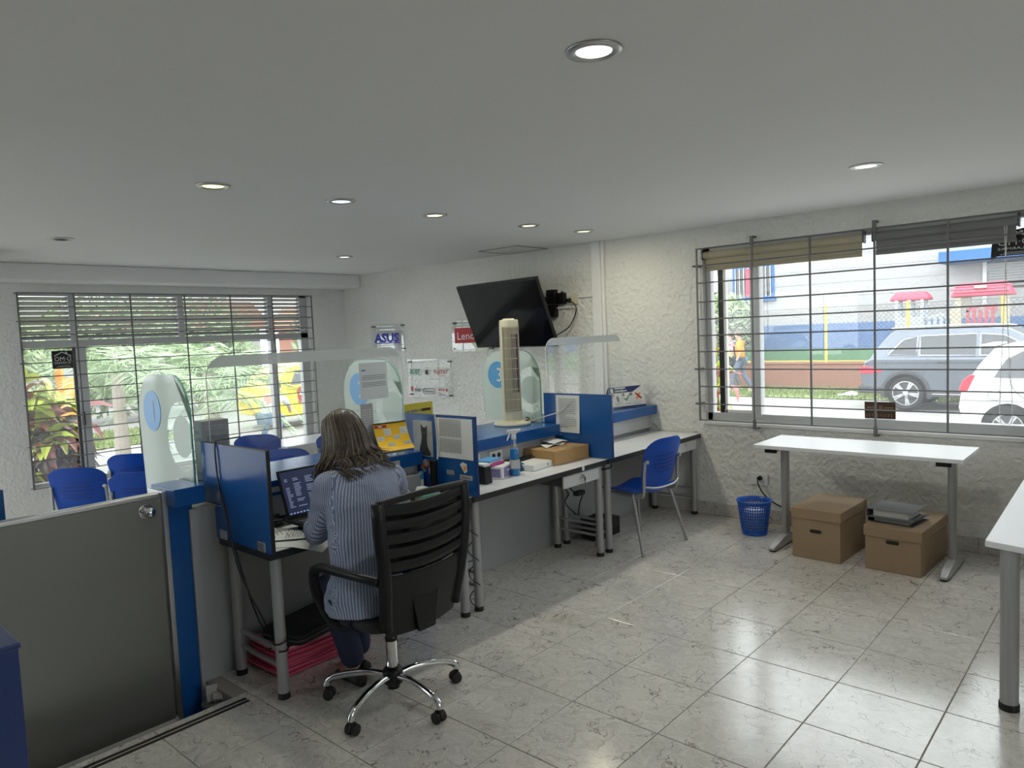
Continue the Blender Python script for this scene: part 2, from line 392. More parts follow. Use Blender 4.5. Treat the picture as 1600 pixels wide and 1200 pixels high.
def bars(m, parent, c, R, U, rows, name='print', th=.001):
    """rows of print: list of (x, y, w, h) in the plane"""
    R, U, c = Vector(R), Vector(U), Vector(c); Nn = R.cross(U).normalized()*th; mb = MB()
    for x, y, w, h in rows:
        p = c + R*x + U*y + Nn
        mb.add([p, p+R*w, p+R*w+U*h, p+U*h], [(0, 1, 2, 3)])
    return mb.build(name, m, parent)
def para(w, h, n, seed=0, fill=.55, words=True):
    """rows filling a w x h block centred on 0 with n lines of pseudo words"""
    rnd = random.Random(seed); out = []
    for i in range(n):
        y = h/2 - (i+.7)*h/n; x = -w/2
        end = w/2 if rnd.random() < .75 else w*rnd.uniform(-.1, .4)
        while x < end - .004:
            ww = min(rnd.uniform(.04, .16)*w, end-x); out.append((x, y, ww, fill*h/n)); x += ww + .02*w
    return out
EX, EY, EZ = Vector((1, 0, 0)), Vector((0, 1, 0)), Vector((0, 0, 1))
# ---------------------------------------------------------------- the room shell
XB, YA, ZC, ZL = 6.10, 8.60, 2.63, -.17
M['rubble'] = mat('broken_cement', (.40, .39, .37), .9, bump=(50, .8, .01))
def struct(o): o['kind'] = 'structure'; return o
fl = struct(MB().box(-2.2, -1.8, ZL, XB, 3.404, -.004).box(1.62, 3.404, ZL, XB, 3.72, -.004).build('floor', 'grout'))
tp = .458
def tile(x0, y0, x1, y1, me=None):
    W = WM[fl.name]
    if me is None:
        c, e = .0022, .002
        w, d = x1-x0, y1-y0
        vs = [(c,c,-.004),(w-c,c,-.004),(w-c,d-c,-.004),(c,d-c,-.004),(c,c,-.0012),(w-c,c,-.0012),(w-c,d-c,-.0012),(c,d-c,-.0012),(c+e,c+e,0),(w-c-e,c+e,0),(w-c-e,d-c-e,0),(c+e,d-c-e,0)]
        fs = [(0,3,2,1),(0,1,5,4),(1,2,6,5),(2,3,7,6),(3,0,4,7),(4,5,9,8),(5,6,10,9),(6,7,11,10),(7,4,8,11),(8,9,10,11)]
        me = bpy.data.meshes.new('tile'); me.from_pydata(vs, [], fs); me.materials.append(M['tile'])
    o = bpy.data.objects.new('tile', me); C.objects.link(o); o.parent = fl
    o.location = W.inverted() @ Vector((x0, y0, 0)); return me
full = None
xl = [3.070 + tp*k for k in range(-9, 7)] + [XB]
yl = [1.589 + .455*k for k in range(-4, 5)]
for i in range(len(xl)-1):
    for j in range(len(yl)-1):
        if xl[i+1]-xl[i] > .457: full = tile(xl[i], yl[j], xl[i+1], yl[j+1], full)
        else: tile(xl[i], yl[j], xl[i+1], yl[j+1])
for i in range(len(xl)-1):
    if xl[i+1] > 1.7: tile(max(xl[i], 1.62), 3.409, xl[i+1], 3.70)
for y in (3.306, 3.338): B(.55, y, 0, 1.655, y+.017, .003).build('anti_slip_strip', 'rubber', fl)
ch = MB(); rc = random.Random(3)
for k in range(16):
    R = Matrix.Rotation(rc.uniform(-.5, .5), 3, 'X') @ Matrix.Rotation(rc.uniform(-.6, .6), 3, 'Z') @ Matrix.Rotation(rc.uniform(-.4, .4), 3, 'Y')
    ch.obox((1.595+.02*rc.random(), 3.42+.26*k/16, -.02-.12*rc.random()), (.03+.03*rc.random(), .02+.05*rc.random(), .02+.06*rc.random()), R)
ch.build('chipped_step_edge', 'rubble', fl)
struct(B(-2.2, 3.406, ZL-.15, XB, YA, ZL).build('floor', 'grout'))
struct(B(-2.2, -1.8, ZC, XB+.2, YA+.2, ZC+.15).build('ceiling', 'ceil'))
WY0, WY1, WZ0, WZ1 = .30, 3.10, .87, 2.44
struct(MB().box(XB, -1.8, ZL, XB+.2, WY0, ZC).box(XB, WY1, ZL, XB+.2, YA, ZC).box(XB, WY0, ZL, XB+.2, WY1, WZ0).box(XB, WY0, WZ1, XB+.2, WY1, ZC).build('wall_right', 'wallB'))
AX0, AX1, AZ0, AZ1 = 2.15, 5.52, .34, 2.37
struct(MB().box(-2.2, YA, ZL, -1.7, YA+.2, ZC).box(1.35, YA, ZL, AX0, YA+.2, ZC).box(-1.7, YA, 2.42, 1.35, YA+.2, ZC).box(AX1, YA, ZL, XB+.2, YA+.2, ZC).box(AX0, YA, ZL, AX1, YA+.2, AZ0).box(AX0, YA, AZ1, AX1, YA+.2, ZC).build('wall_left', 'wall'))
struct(MB().box(-2.4, -1.8, ZL, -2.2, 4.2, ZC).box(-2.4, 8.1, ZL, -2.2, YA+.2, ZC).box(-2.4, 4.2, 2.42, -2.2, 8.1, ZC).build('wall_front', 'wall'))
struct(MB().box(-2.4, -2.0, ZL, .8, -1.8, ZC).box(2.6, -2.0, ZL, XB+.2, -1.8, ZC).box(.8, -2.0, 2.45, 2.6, -1.8, ZC).box(.8, -2.0, ZL, 2.6, -1.8, 1.0).build('wall_back', 'wall'))
w3 = struct(MB().box(.8, -1.93, 1.0, 2.6, -1.87, 1.06).box(.8, -1.93, 2.39, 2.6, -1.87, 2.45).box(.8, -1.93, 1.0, .86, -1.87, 2.45).box(2.54, -1.93, 1.0, 2.6, -1.87, 2.45).build('added_light_window', 'frame'))  # unseen window behind the camera, added to let in more daylight
B(.86, -1.903, 1.06, 2.54, -1.897, 2.39).build('pane', 'glass', w3)
w4 = struct(MB().box(-2.33, 4.2, ZL, -2.27, 8.1, ZL+.08).box(-2.33, 4.2, 2.35, -2.27, 8.1, 2.42).box(-2.33, 4.2, ZL, -2.27, 4.27, 2.42).box(-2.33, 8.03, ZL, -2.27, 8.1, 2.42).box(-2.33, 6.1, ZL, -2.27, 6.2, 2.42).build('added_light_door_1', 'frame'))  # assumed glazed door in the unseen side wall, added to light the waiting area
for y0, y1 in ((4.27, 6.1), (6.2, 8.03)): B(-2.303, y0, ZL+.08, -2.297, y1, 2.35).build('pane', 'glass', w4)
w5 = struct(MB().box(-1.7, 8.67, ZL, 1.35, 8.73, ZL+.08).box(-1.7, 8.67, 2.35, 1.35, 8.73, 2.42).box(-1.7, 8.67, ZL, -1.63, 8.73, 2.42).box(1.28, 8.67, ZL, 1.35, 8.73, 2.42).box(-.22, 8.67, ZL, -.13, 8.73, 2.42).build('added_light_door_2', 'frame'))  # second assumed door, out of view, added to brighten ceiling and television wall
for x0, x1 in ((-1.63, -.22), (-.13, 1.28)): B(x0, 8.697, ZL+.08, x1, 8.703, 2.35).build('pane', 'glass', w5)
struct(B(-2.2, 8.2, 2.46, XB, YA, ZC).build('trim_1', 'ceil', bevel=.012))          # soffit above the left window
struct(B(-2.2, 7.25, 2.44, 1.73, 8.2, ZC).build('trim_2', 'ceil', bevel=.012))      # dropped beam at the far left
struct(MB().box(6.055, 4.19, 1.02, XB, 4.30, ZC).box(6.07, 4.155, 1.02, XB, 4.19, ZC).build('trim_3', 'white', bevel=.006))
bb = struct(B(6.088, -1.8, 0, XB, 3.7, .012).build('baseboard_right', 'grout'))
for k in range(9):
    B(6.082, -.4+k*.455, .002, 6.096, -.4+k*.455+.451, .118).build('baseboard_tile', 'tile', bb, bevel=.002, seg=1)
struct(MB().sheet(lambda u, v: (6.09-.006*sin(9*u)*v, -.6+4.3*u, .118+(.085+.02*sin(14*u)*sin(31*u))*v), 40, 2, (.009, 0, 0)).build('trim_4', 'wall'))

# ---------------------------------------------------------------- windows
def win_frame(name): return struct(thing(name, None, None))
w1 = struct(MB().box(AX0, 8.66, AZ0, AX1, 8.74, AZ0+.05).box(AX0, 8.66, AZ1-.03, AX1, 8.74, AZ1).box(AX0, 8.66, AZ0, AX0+.035, 8.74, AZ1)
    .box(AX1-.11, 8.66, AZ0, AX1, 8.74, AZ1).box(AX0, 8.66, 1.80, AX1, 8.74, 1.875).build('window_1', 'frame', bevel=.004))
for x0, x1 in ((2.665, 2.765), (4.955, 5.035)): B(x0, 8.655, AZ0, x1, 8.745, 1.82).build('mullion', 'frame', w1, bevel=.004)
for x0, x1 in ((2.63, 2.70), (3.78, 3.85), (4.94, 5.01)): B(x0, 8.655, 1.84, x1, 8.745, AZ1).build('louvre_mullion', 'frame', w1, bevel=.004)
B(2.635, 8.67, AZ0+.04, 2.668, 8.70, 1.80).build('sash_stile', 'dgrey', w1)
B(2.675, 8.63, .95, 2.70, 8.66, 1.10).build('latch', 'black', w1, bevel=.005)
for x0, x1 in ((2.185, 2.605), (2.765, 4.955), (5.035, 5.41)): B(x0, 8.698, AZ0+.05, x1, 8.704, 1.80).build('pane', 'glass', w1)
Rs = Matrix.Rotation(radians(-32), 3, 'X')
lm = {}
for x0, x1 in ((2.19, 2.63), (2.70, 3.78), (3.85, 4.94), (5.01, 5.41)):
    for k in range(9):
        o = MB().obox(((x0+x1)/2, 8.70, 1.905+.051*k), (x1-x0, .064, .006), Rs).build('louvre_slat', 'slat', w1)
def hsticker(par, name, c, R, w, h, roof=True):
    """dark alarm sticker read from the street, so mirrored indoors; R = right as printed"""
    N = R.cross(EZ)
    c = Vector(c)
    s = MB().obox(c - N*.0, (max(abs(R.x)*w, .002), max(abs(R.y)*w, .002), h)).build(name, 'brown' if not roof else 'mblack', par)
    return s
wst = thing('alarm_sticker', 'small black and white house alarm sticker on the left window pane', 'sticker', (2.545, 8.69, 1.60))
B(2.445, 8.688, 1.575, 2.645, 8.694, 1.765).build('sticker_sheet', 'mblack', wst)
def alarm_print(par, c, R, U, w, h):
    # c: centre on the viewer's side. R: printed right direction (mirrored seen from indoors)
    R, U, c = Vector(R), Vector(U), Vector(c); Nv = -(R.cross(U))      # towards the viewer indoors
    o = c + Nv*.004
    text('D\u00b7MO', 'paper', par, o + U*.04*h, R, U, .78*w, .24*h, th=0)
    text('ALARMAS', 'paper', par, o - U*.2*h, R, U, .78*w, .09*h, th=0)
    bars('lgrey', par, o - U*.38*h, R, U, [(-.36*w, .02*h, .6*w, .03*h), (-.36*w, -.04*h, .7*w, .03*h)], th=0)
    roofp = [o+R*(-.4*w)+U*.2*h, o+R*(-.2*w)+U*.3*h, o+R*(.02*w)+U*.42*h, o+R*(.4*w)+U*.2*h]
    MB().tube(roofp, .006*w/.2, 4).tube([o+R*(-.2*w)+U*.3*h, o+R*(-.2*w)+U*.4*h, o+R*(-.14*w)+U*.4*h], .006*w/.2, 4).build('house_outline', 'paper', par)
alarm_print(wst, (2.545, 8.688, 1.67), -EX, EZ, .2, .19)

w2 = struct(MB().box(6.15, WY0, WZ0, 6.23, WY1, WZ0+.075).box(6.15, WY0, WZ1-.04, 6.23, WY1, WZ1).box(6.15, WY1-.05, WZ0, 6.23, WY1, WZ1)
    .box(6.15, WY0, WZ0, 6.23, WY0+.05, WZ1).build('window_2', 'frame', bevel=.004))
B(6.145, 2.595, WZ0+.03, 6.235, 2.68, WZ1-.02).build('mullion', 'frame', w2, bevel=.004)
MB().box(6.165, 2.935, .945, 6.20, 2.985, 2.40).build('sash_gasket', 'edge', w2)
MB().box(6.16, 2.912, .945, 6.205, 2.935, 2.40).box(6.16, 2.66, .945, 6.205, 2.94, .975).build('sash_frame', 'white', w2, bevel=.003)
B(6.182, 2.66, .97, 6.188, 2.915, 2.40).build('pane', 'glass', w2)
B(6.187, WY0+.05, WZ0+.075, 6.193, 2.60, WZ1-.04).build('pane', 'glass', w2)
B(6.085, WY0-.02, WZ0-.035, 6.30, WY1+.02, WZ0).build('window_sill', 'white', w2, bevel=.008)
st = thing('brown_sticker', 'small brown notice stuck low on the right window pane', 'sticker', (6.178, 1.64, .95))
B(6.176, 1.53, .948, 6.184, 1.755, 1.082).build('sticker_sheet', 'brown', st)
bars('tan', st, (6.174, 1.642, 1.05), -EY, EZ, [(-.10, -.02, .07, .014), (-.01, -.025, .03, .03), (.03, -.02, .07, .014)], th=0)
bars('tan', st, (6.1735, 1.642, .975), -EY, EZ, [(-.10+.02*k, -.014+.002*(k % 3), .008, .026) for k in range(10)], th=0)
st = thing('alarm_sticker', 'large black house alarm sticker hanging at the top right of the right window', 'sticker', (6.178, .76, 2.14))
MB().prism([(.90, 2.12), (.905, 2.15), (.895, 2.30), (.64, 2.34), (.64, 2.145), (.87, 2.145)], (6.174, 0, 0), EY, EZ, (.006, 0, 0)).build('sticker_sheet', 'mblack', st)
alarm_print(st, (6.174, .77, 2.232), EY, EZ, .24, .19)

# security grilles: every bar a piece of its own
def bar_set(root, hz, vx, along, at, lo, hi, r=.0055, name='horizontal_bar'):
    P = (lambda t, z: (t, at, z)) if along == 'x' else (lambda t, z: (at, t, z))
    for z in hz:
        MB().cyl(P(lo, z), P(hi, z), r, n=6).build('horizontal_bar', 'bar', root)
    for i, t in enumerate(vx):
        w, d = .007, .006
        a, b = P(t-w, hz[0]), P(t+w, hz[-1])
        mb = B(a[0], a[1]-(d if along == 'x' else 0), a[2]-.005, b[0], b[1]+(d if along == 'x' else 0), b[2]+.005) if along == 'x' else B(a[0]-d, a[1], a[2]-.005, b[0]+d, b[1], b[2]+.005)
        mb.build('vertical_bar', 'bar', root)
gA = thing('window_grille', 'dark steel security grille in front of the left window', 'grille', (3.8, 8.5, .36))
hzA = [.365+.1425*k for k in range(15)]
bar_set(gA, hzA, (2.135, 2.64, 3.20, 3.80, 4.36, 4.92, 5.50), 'x', 8.50, 2.135, 5.50)
for x in (2.135, 5.50):
    for z in (hzA[0], hzA[3], hzA[6], hzA[9], hzA[12], hzA[14]): MB().cyl((x, 8.5, z), (x, 8.61, z), .006, n=6).build('bracket', 'bar', gA)
gB = thing('window_grille', 'grey steel security grille in front of the right window', 'grille', (6.03, 1.7, .88))
hzB = [.885, 1.034, 1.192, 1.35, 1.508, 1.654, 1.80, 1.955, 2.125, 2.28, 2.43]
bar_set(gB, hzB, (3.12, 2.605, 2.12, 1.635, 1.145, .66, .30), 'y', 6.03, .30, 3.12, .006)
for y in (2.605, 1.635, .66):
    for s, z in ((1, 2.43), (-1, .885)):
        MB().box(6.022, y-.014, z-.02*s, 6.038, y+.014, z+.06*s).box(6.03, y-.014, z+.045*s, 6.101, y+.014, z+.06*s).build('bracket', 'bar', gB)
for z in (2.28, 1.35, 1.034):
    MB().box(6.03, 3.105, z-.01, 6.101, 3.135, z+.01).cyl((6.03, 3.13, z), (6.03, 3.16, z), .01, n=8).build('bracket', 'bar', gB)

def blind(label, y0, y1, m, zb, chain):
    b = thing('roller_blind', label, 'blind', (6.13, (y0+y1)/2, zb))
    MB().cyl((6.12, y0, 2.375), (6.12, y1, 2.375), .034, n=16).build('roll', m, b, smooth=False)
    MB().box(6.125, y0+.01, zb, 6.129, y1-.01, 2.37).build('fabric', m, b)
    B(6.118, y0+.01, zb-.012, 6.136, y1-.01, zb+.014).build('bottom_rail', m, b, bevel=.004)
    for y in (y0-.012, y1): B(6.085, y, 2.335, 6.155, y+.012, 2.43).build('end_bracket', 'dgrey', b, bevel=.004)
    p = [(6.10, chain, 2.38)] + [(6.10, chain+.005*k, 2.38-.16*k) for k in range(1, 8)]
    MB().tube(spline([(6.10, chain, 2.37), (6.09, chain+.02, 1.6), (6.085, chain+.035, 1.03), (6.085, chain-.005, .965), (6.085, chain-.04, 1.03), (6.095, chain-.01, 1.6), (6.10, chain+.015, 2.37)], 6), .0028, 5).build('bead_chain', 'wcable', b)
blind('beige roller blind nearly rolled up, left half of the right window', 1.74, 3.09, 'blind_beige', 2.245, 3.115)
blind('dark grey roller blind nearly rolled up, right half of the right window', .74, 1.66, 'blind_grey', 2.245, .80)

# ---------------------------------------------------------------- downlights and ceiling hatch
DL = [(1.955, 1.348, 'large bright round ceiling downlight nearest the camera', (1, .97, .93), 1), (4.579, 1.284, 'round ceiling downlight nearest the right window', (1, .97, .92), 1),
      (1.95, 3.904, 'yellowish round downlight, leftmost lit one in the ceiling row', (1, .95, .62), 1), (2.773, 3.88, 'bluish white downlight, second lit one from the left', (.85, .95, 1), 1),
      (3.63, 3.948, 'warm white downlight, third lit one from the left', (1, .95, .72), 1), (4.623, 3.893, 'warm downlight, second from the wall in the ceiling row', (1, .94, .74), 1),
      (5.324, 3.845, 'warm downlight of the ceiling row closest to the television wall', (1, .93, .7), 1), (4.603, 6.441, 'small lit downlight over the waiting area near the left window', (.95, .97, 1), .7),
      (1.929, 6.388, 'unlit round downlight at the far left of the ceiling', None, 0)]
for x, y, lb, col, p in DL:
    t = thing('ceiling_downlight', lb, 'light', (x, y, ZC-.02), 0, 'recessed ceiling downlights')
    MB().lathe([(.058, -.004), (.066, -.010), (.088, -.006), (.092, 0), (.058, 0)], (x, y, ZC), 28, False).build('trim_ring', 'steel', t, smooth=True)
    m = mat('lamp_diffuser', (.6, .6, .6), .5, emit=(tuple(c**2.5 for c in col), 2.6)) if col else M['grey']
    MB().lathe([(.001, -.003), (.058, -.003), (.058, 0)], (x, y, ZC), 24).build('diffuser', m, t)
    if col is None:
        for k in range(3): MB().lathe([(.018+.014*k, -.006), (.024+.014*k, -.006), (.024+.014*k, -.003), (.018+.014*k, -.003)], (x, y, ZC), 20, False).build('lens_ring', 'dgrey', t)
    else:
        ld = bpy.data.lights.new('downlight', 'AREA'); ld.shape = 'DISK'; ld.size = .08; ld.energy = LAMP*p; ld.color = col
        lo = bpy.data.objects.new('lamp', ld); C.objects.link(lo); lo.parent = t; lo.location = (0, 0, .01)
h = thing('ceiling_hatch', 'square access hatch flush in the ceiling above the television', 'hatch', (5.82, 5.12, ZC-.01))
MB().ring([(5.56, 4.85), (6.06, 4.85), (6.06, 5.40), (5.56, 5.40)], [(5.575, 4.865), (6.045, 4.865), (6.045, 5.385), (5.575, 5.385)], (0, 0, ZC-.008), EX, EY, (0, 0, .008)).build('hatch_frame', 'grey', h)
B(5.58, 4.87, ZC-.005, 6.04, 5.38, ZC).build('hatch_panel', 'ceil', h)

M['traygrey'] = mat('pale_grey_tray', (.46, .465, .47), .4)
# ---------------------------------------------------------------- service counter, gate and posts
ct = thing('service_counter', 'long blue counter with grey partition dividing staff desks from the waiting area', 'counter', (3.9, 3.9, 0))
B(1.60, 3.70, ZL, 6.09, 3.86, .915).build('partition', 'panel', ct)
for x0, x1 in ((1.74, 3.10), (3.14, 4.565), (4.61, 6.085)):
    lg = B(x0, 3.60, .915, x1, 4.20, 1.0).build('ledge', 'blue', ct, bevel=.004)
    B(x0, 3.665, .78, x1, 3.70, .912).build('cable_tray', 'traygrey', ct, bevel=.003)
def outlet(par, c, R, w=.12, h=.07, n=2, m='white'):
    R = Vector(R); c = Vector(c); N = R.cross(EZ)
    Rm = Matrix((R, N, EZ)).transposed()
    o = MB().obox(c, (w, .012, h), Rm).build('power_outlet', m, par, bevel=.004)
    for i in range(n):
        cc = c + R*((i-(n-1)/2)*w/n*.8)
        mb = MB()
        mb.cyl(cc+N*.006, cc+N*.0075, .017*h/.07, n=12)
        mb.build('socket', 'black', o)
    return o
for x in (1.90, 3.62, 3.86, 4.72): outlet(ct, (x, 3.66, .85), EX, .14, .075, 2)
B(2.0, 3.595, .935, 2.09, 3.601, .965).build('maker_plate', 'lgrey', ct)
B(2.78, 3.592, .935, 2.90, 3.601, .972).build('maker_plate', 'lgrey', ct)
pst = thing('gate_post', 'blue boxed post with a projecting cap between gate and first desk', 'post', (1.56, 3.78, ZL))
B(1.50, 3.72, ZL, 1.625, 3.88, .98).build('post_shaft', 'blue', pst, bevel=.004)
MB().box(1.497, 3.62, .955, 1.65, 3.90, 1.045).build('cap_arm', 'blue', pst, bevel=.004)
B(1.475, 3.715, ZL, 1.50, 3.885, 1.03).build('side_profile', 'steel', pst, bevel=.003)
g = thing('gate', 'low satin grey swing gate with a round lock', 'gate', (.9, 3.76, ZL))
B(.45, 3.735, ZL+.02, 1.47, 3.775, 1.02).build('gate_leaf', 'gate', g, bevel=.004)
MB().box(.45, 3.73, 1.0, 1.47, 3.78, 1.025).build('top_rail', 'steel', g, bevel=.006)
lk = MB().cyl((1.40, 3.737, .945), (1.40, 3.728, .945), .036, n=22).build('lock_rose', 'chrome', g, bevel=.003)
MB().cyl((1.40, 3.73, .945), (1.40, 3.68, .945), .016, .024, n=18).ball((1.40, 3.675, .945), (.026, .018, .026)).build('lock_knob', 'chrome', g, smooth=True)
cp = thing('counter_end_post', 'dark blue boxed counter end in the bottom left foreground', 'post', (.36, 2.9, 0))
B(.22, 2.21, 0, .488, 3.40, .985).build('end_panel', 'dblue', cp, bevel=.004)
B(.22, 2.20, .985, .492, 3.41, 1.0).build('top_cap', 'dblue', cp, bevel=.004)
bp2 = tag(B(.55, 4.11, ZL, .905, 4.15, 1.105).build('blue_screen_panel', 'blue', None, bevel=.004), 'narrow blue panel just visible beyond the gate at the left edge', 'panel')

# frosted number dividers with a clear ring
def number_glass(X, n, lab, dm):
    t = thing('counter_divider', lab, 'divider', (X, 4.13, 1.0), 0, 'numbered frosted glass dividers')
    y0, y1, z0, z1 = 3.80, 4.46, (.86 if n == '1' else 1.0), 1.60
    r = .22
    outer = [(y0, z0), (y1-.03, z0), (y1, 1.35)] + arc(y1-.22, z1-.24, .22, .05, pi/2, 8) + arc(y0+.2, z1-.24, .2, pi/2, pi-.02, 8)[0:]
    outer = [(y0, z0), (y1-.03, z0)] + [(y1-.22+.22*cos(a), z1-.24+.24*sin(a)) for a in [pi/2*k/8 for k in range(9)]] + [(y0+.2+.2*cos(a), z1-.24+.24*sin(a)) for a in [pi/2+pi/2*k/8 for k in range(9)]]
    gp = MB().prism(outer, (X, 0, 0), EY, EZ, (.01, 0, 0)).build('glass_panel', 'gpanel', t)
    P = [Vector((X+.005, y, z)) for y, z in outer]
    MB().tube(P[1:]+[P[0]], .006, 4).build('polished_edge', 'gedge', t)
    rc_, ro, ri = (3.90, 1.27), .19, .115
    ao, ai = math.acos(.0995/ro), math.acos(.0995/ri)
    big = [(rc_[0]+ro*cos(a), rc_[1]+ro*sin(a)) for a in [pi-ao - 2*(pi-ao)*k/28 for k in range(29)]]
    small = [(rc_[0]+ri*cos(a), rc_[1]+ri*sin(a)) for a in [-(pi-ai) + 2*(pi-ai)*k/28 for k in range(29)]]
    film = outer[1:] + big                                     # from the far bottom corner round to the near edge, then along the ring
    film = [outer[0]] + outer[1:] + [(y0, 1.45)] + big + [(y0, 1.09)]
    MB().prism(film, (X-.0008, 0, 0), EY, EZ, (.0006, 0, 0)).build('frosted_film', 'frost', t)
    MB().prism(small, (X-.0008, 0, 0), EY, EZ, (.0006, 0, 0)).build('frosted_film', 'frost', t)
    d = MB().cyl((X-.003, 4.27, 1.395), (X+.013, 4.27, 1.395), .115, n=36).build('number_disc', dm, t)
    text(n, 'paper', d, (X-.0035, 4.25, 1.395), -EY, EZ, .012 if n == '1' else .055, .12, th=.001)
    if n == '1':
        for z in (1.02, ): MB().cyl((X-.03, 3.93, z), (X+.02, 3.93, z), .022, n=16).build('clamp_bolt', 'chrome', t, bevel=.003)
    else:
        for y in (3.9, 4.15): MB().box(X-.012, y-.02, 1.0, X+.022, y+.02, 1.035).build('clamp_bolt', 'chrome', t, bevel=.003)
M['ringm'] = glass_mat('ring_film', (.80, .86, .88), .12, (.6, .7, .72), ior=2.2)
number_glass(1.68, '1', 'frosted glass counter divider with pale blue disc reading one, beside the gate', 'sky')
number_glass(3.115, '2', 'frosted glass counter divider with pale blue disc reading two, behind the taped letter', 'sky')
number_glass(4.575, '3', 'frosted glass counter divider with bright blue disc reading three behind the tower fan', 'lblue')

def guard(x0, x1, lab):
    t = thing('sneeze_guard', lab, 'screen', ((x0+x1)/2, 3.75, 1.0), 0, 'acrylic sneeze guards')
    r = .11; y = 3.748; z1 = 1.692
    P = [(x0, 1.0), (x1, 1.0)] + arc(x1-r, z1-r, r, 0, pi/2, 8) + arc(x0+r, z1-r, r, pi/2, pi, 8)
    MB().prism(P, (0, y, 0), EX, EZ, (0, .005, 0)).build('clear_sheet', 'acry', t)
    zb = 1.632; q = [(x, z) for x, z in P[2:] if z >= zb]
    import bisect
    dx = r - math.sqrt(r*r-(zb-(z1-r))**2)
    band = [(x0+dx, zb), (x1-dx, zb)] + q
    MB().prism(band, (0, y-.0015, 0), EX, EZ, (0, .001, 0)).build('frosted_band', 'frost_band', t)
    for x in (x0+.12, x1-.12): B(x-.025, y-.01, 1.0, x+.025, y+.015, 1.03).build('foot_clip', 'acry', t, bevel=.003)
    MB().tube([(x, y+.0025, z) for x, z in P[1:]+[P[0]]], .0028, 4).build('polished_edge', 'acedge', t)
M['acedge'] = mat('acrylic_edge', (.62, .68, .66), .2)
guard(1.76, 3.085, 'clear acrylic sneeze guard with frosted top band in front of the seated woman')
guard(4.60, 5.72, 'clear acrylic sneeze guard with frosted top band by the trunking near the wall')
M['boxgrey'] = mat('grey_carton', (.34, .34, .36), .5)
M['boxface'] = mat('carton_front', (.22, .23, .27), .5)
M['maroon'] = mat('maroon_print', (.09, .02, .02), .6)
# ---------------------------------------------------------------- desks and dividers
def desk(x0, x1, lab, drawer):
    xc = (x0+x1)/2
    t = thing('desk', lab, 'desk', (xc, 3.42, 0), 0, 'staff desks along the counter')
    B(x0+.003, 3.153, .722, x1-.003, 3.66, .75).build('tabletop', 'lam', t)
    MB().box(x0, 3.148, .712, x1, 3.1535, .748).box(x0, 3.153, .712, x0+.0035, 3.66, .748).box(x1-.0035, 3.153, .712, x1, 3.66, .748).box(x0+.003, 3.153, .712, x1-.003, 3.66, .7225).build('edge_band', 'edge', t)
    for x in (x0+.055, x1-.055):
        for y in (3.20, 3.62):
            l = MB().cyl((x, y, .025), (x, y, .713), .028, n=18).build('leg', 'leg', t, smooth=False, bevel=.001)
            MB().cyl((x, y, 0), (x, y, .03), .03, .0285, n=16).build('leg_foot', 'rubber', l)
        for z in (.15, .235): B(x-.008, 3.22, z, x+.008, 3.60, z+.016).build('stretcher', 'leg', t)
    if drawer:
        a, b = drawer
        d = B(a, 3.165, .615, b, 3.18, .705).build('drawer', 'leg2', t, bevel=.003)
        MB().box(a+.02, 3.18, .625, b-.02, 3.56, .712).build('drawer_box', 'dgrey', d)
        MB().cyl(((a+b)/2, 3.166, .675), ((a+b)/2, 3.15, .675), .014, n=14).build('lock', 'chrome', d)
    return t
M['leg2'] = mat('light_grey_drawer', (.50, .50, .50), .4)
desk(1.725, 3.095, 'white desk with black edging where the woman works', (2.60, 3.02))
d2 = desk(3.105, 4.56, 'white desk carrying the spray bottle and cardboard box', (4.03, 4.47))
dr = [c for c in d2.children if c.name.startswith('drawer')][0]
MB().cyl((4.25, 3.15, .675), (4.25, 3.135, .675), .004, n=8).box(4.243, 3.136, .645, 4.262, 3.140, .672).box(4.25, 3.136, .60, 4.258, 3.140, .65).build('key', 'chrome', dr)
B(4.235, 3.1455, .718, 4.262, 3.149, .748).build('paper_tag', 'paper', d2)
desk(4.57, 6.085, 'empty white desk running up to the window wall', (5.62, 6.03))

def panel_divider(X, lab, edge='edge'):
    t = thing('desk_divider', lab, 'divider', (X, 3.42, .752), 0, 'blue privacy panels on the desks')
    y0, y1, z0, z1 = 3.11, 3.77, .752, 1.245
    P = [(y0, z0), (3.66, z0), (3.66, .91), (3.592, .91), (3.592, 1.004), (y1, 1.004), (y1, z1), (y0, z1)]
    MB().prism(P, (X, 0, 0), EY, EZ, (.018, 0, 0)).build('board', 'blue', t)
    MB().box(X-.001, y0-.004, z0, X+.019, y0, z1+.003).box(X-.001, y0, z1, X+.019, y1, z1+.003).build('edge_strip', edge, t)
    return t
dv1 = panel_divider(1.715, 'blue desk privacy panel in the left foreground beside the laptop desk')
for y in (3.20, 3.58): B(1.708, y-.035, .752, 1.738, y+.035, .80).build('clamp', 'steel', dv1, bevel=.006)
dv2 = panel_divider(3.10, 'blue desk privacy panel with cat picture, printed table and stickers', 'dblue')
dv3 = panel_divider(4.578, 'blue desk privacy panel with one taped sheet beside the empty desk', 'dblue')

def pinned(name, lab, cat, X, y0, y1, z0, z1, m, curl=.006, grp=None):
    """sheet taped on the face of a divider that looks towards -X; y0 > y1 (left to right)"""
    t = thing(name, lab, cat, (X, (y0+y1)/2, z0), 0, grp)
    MB().sheet(lambda u, v: (X-.003-curl*(2*u-1)**2*(1-v)**2, y0+(y1-y0)*u, z0+(z1-z0)*v), 6, 6, (.0015, 0, 0)).build('sheet', m, t)
    return t
M['catbg'] = mat('grey_photo_ground', (.30, .30, .29), .4, var=(9, .8, (.48, .48, .47)))
ph = pinned('cat_picture', 'print of a black cat taped to the blue panel', 'picture', 3.10, 3.68, 3.49, .97, 1.205, 'catbg', .002)

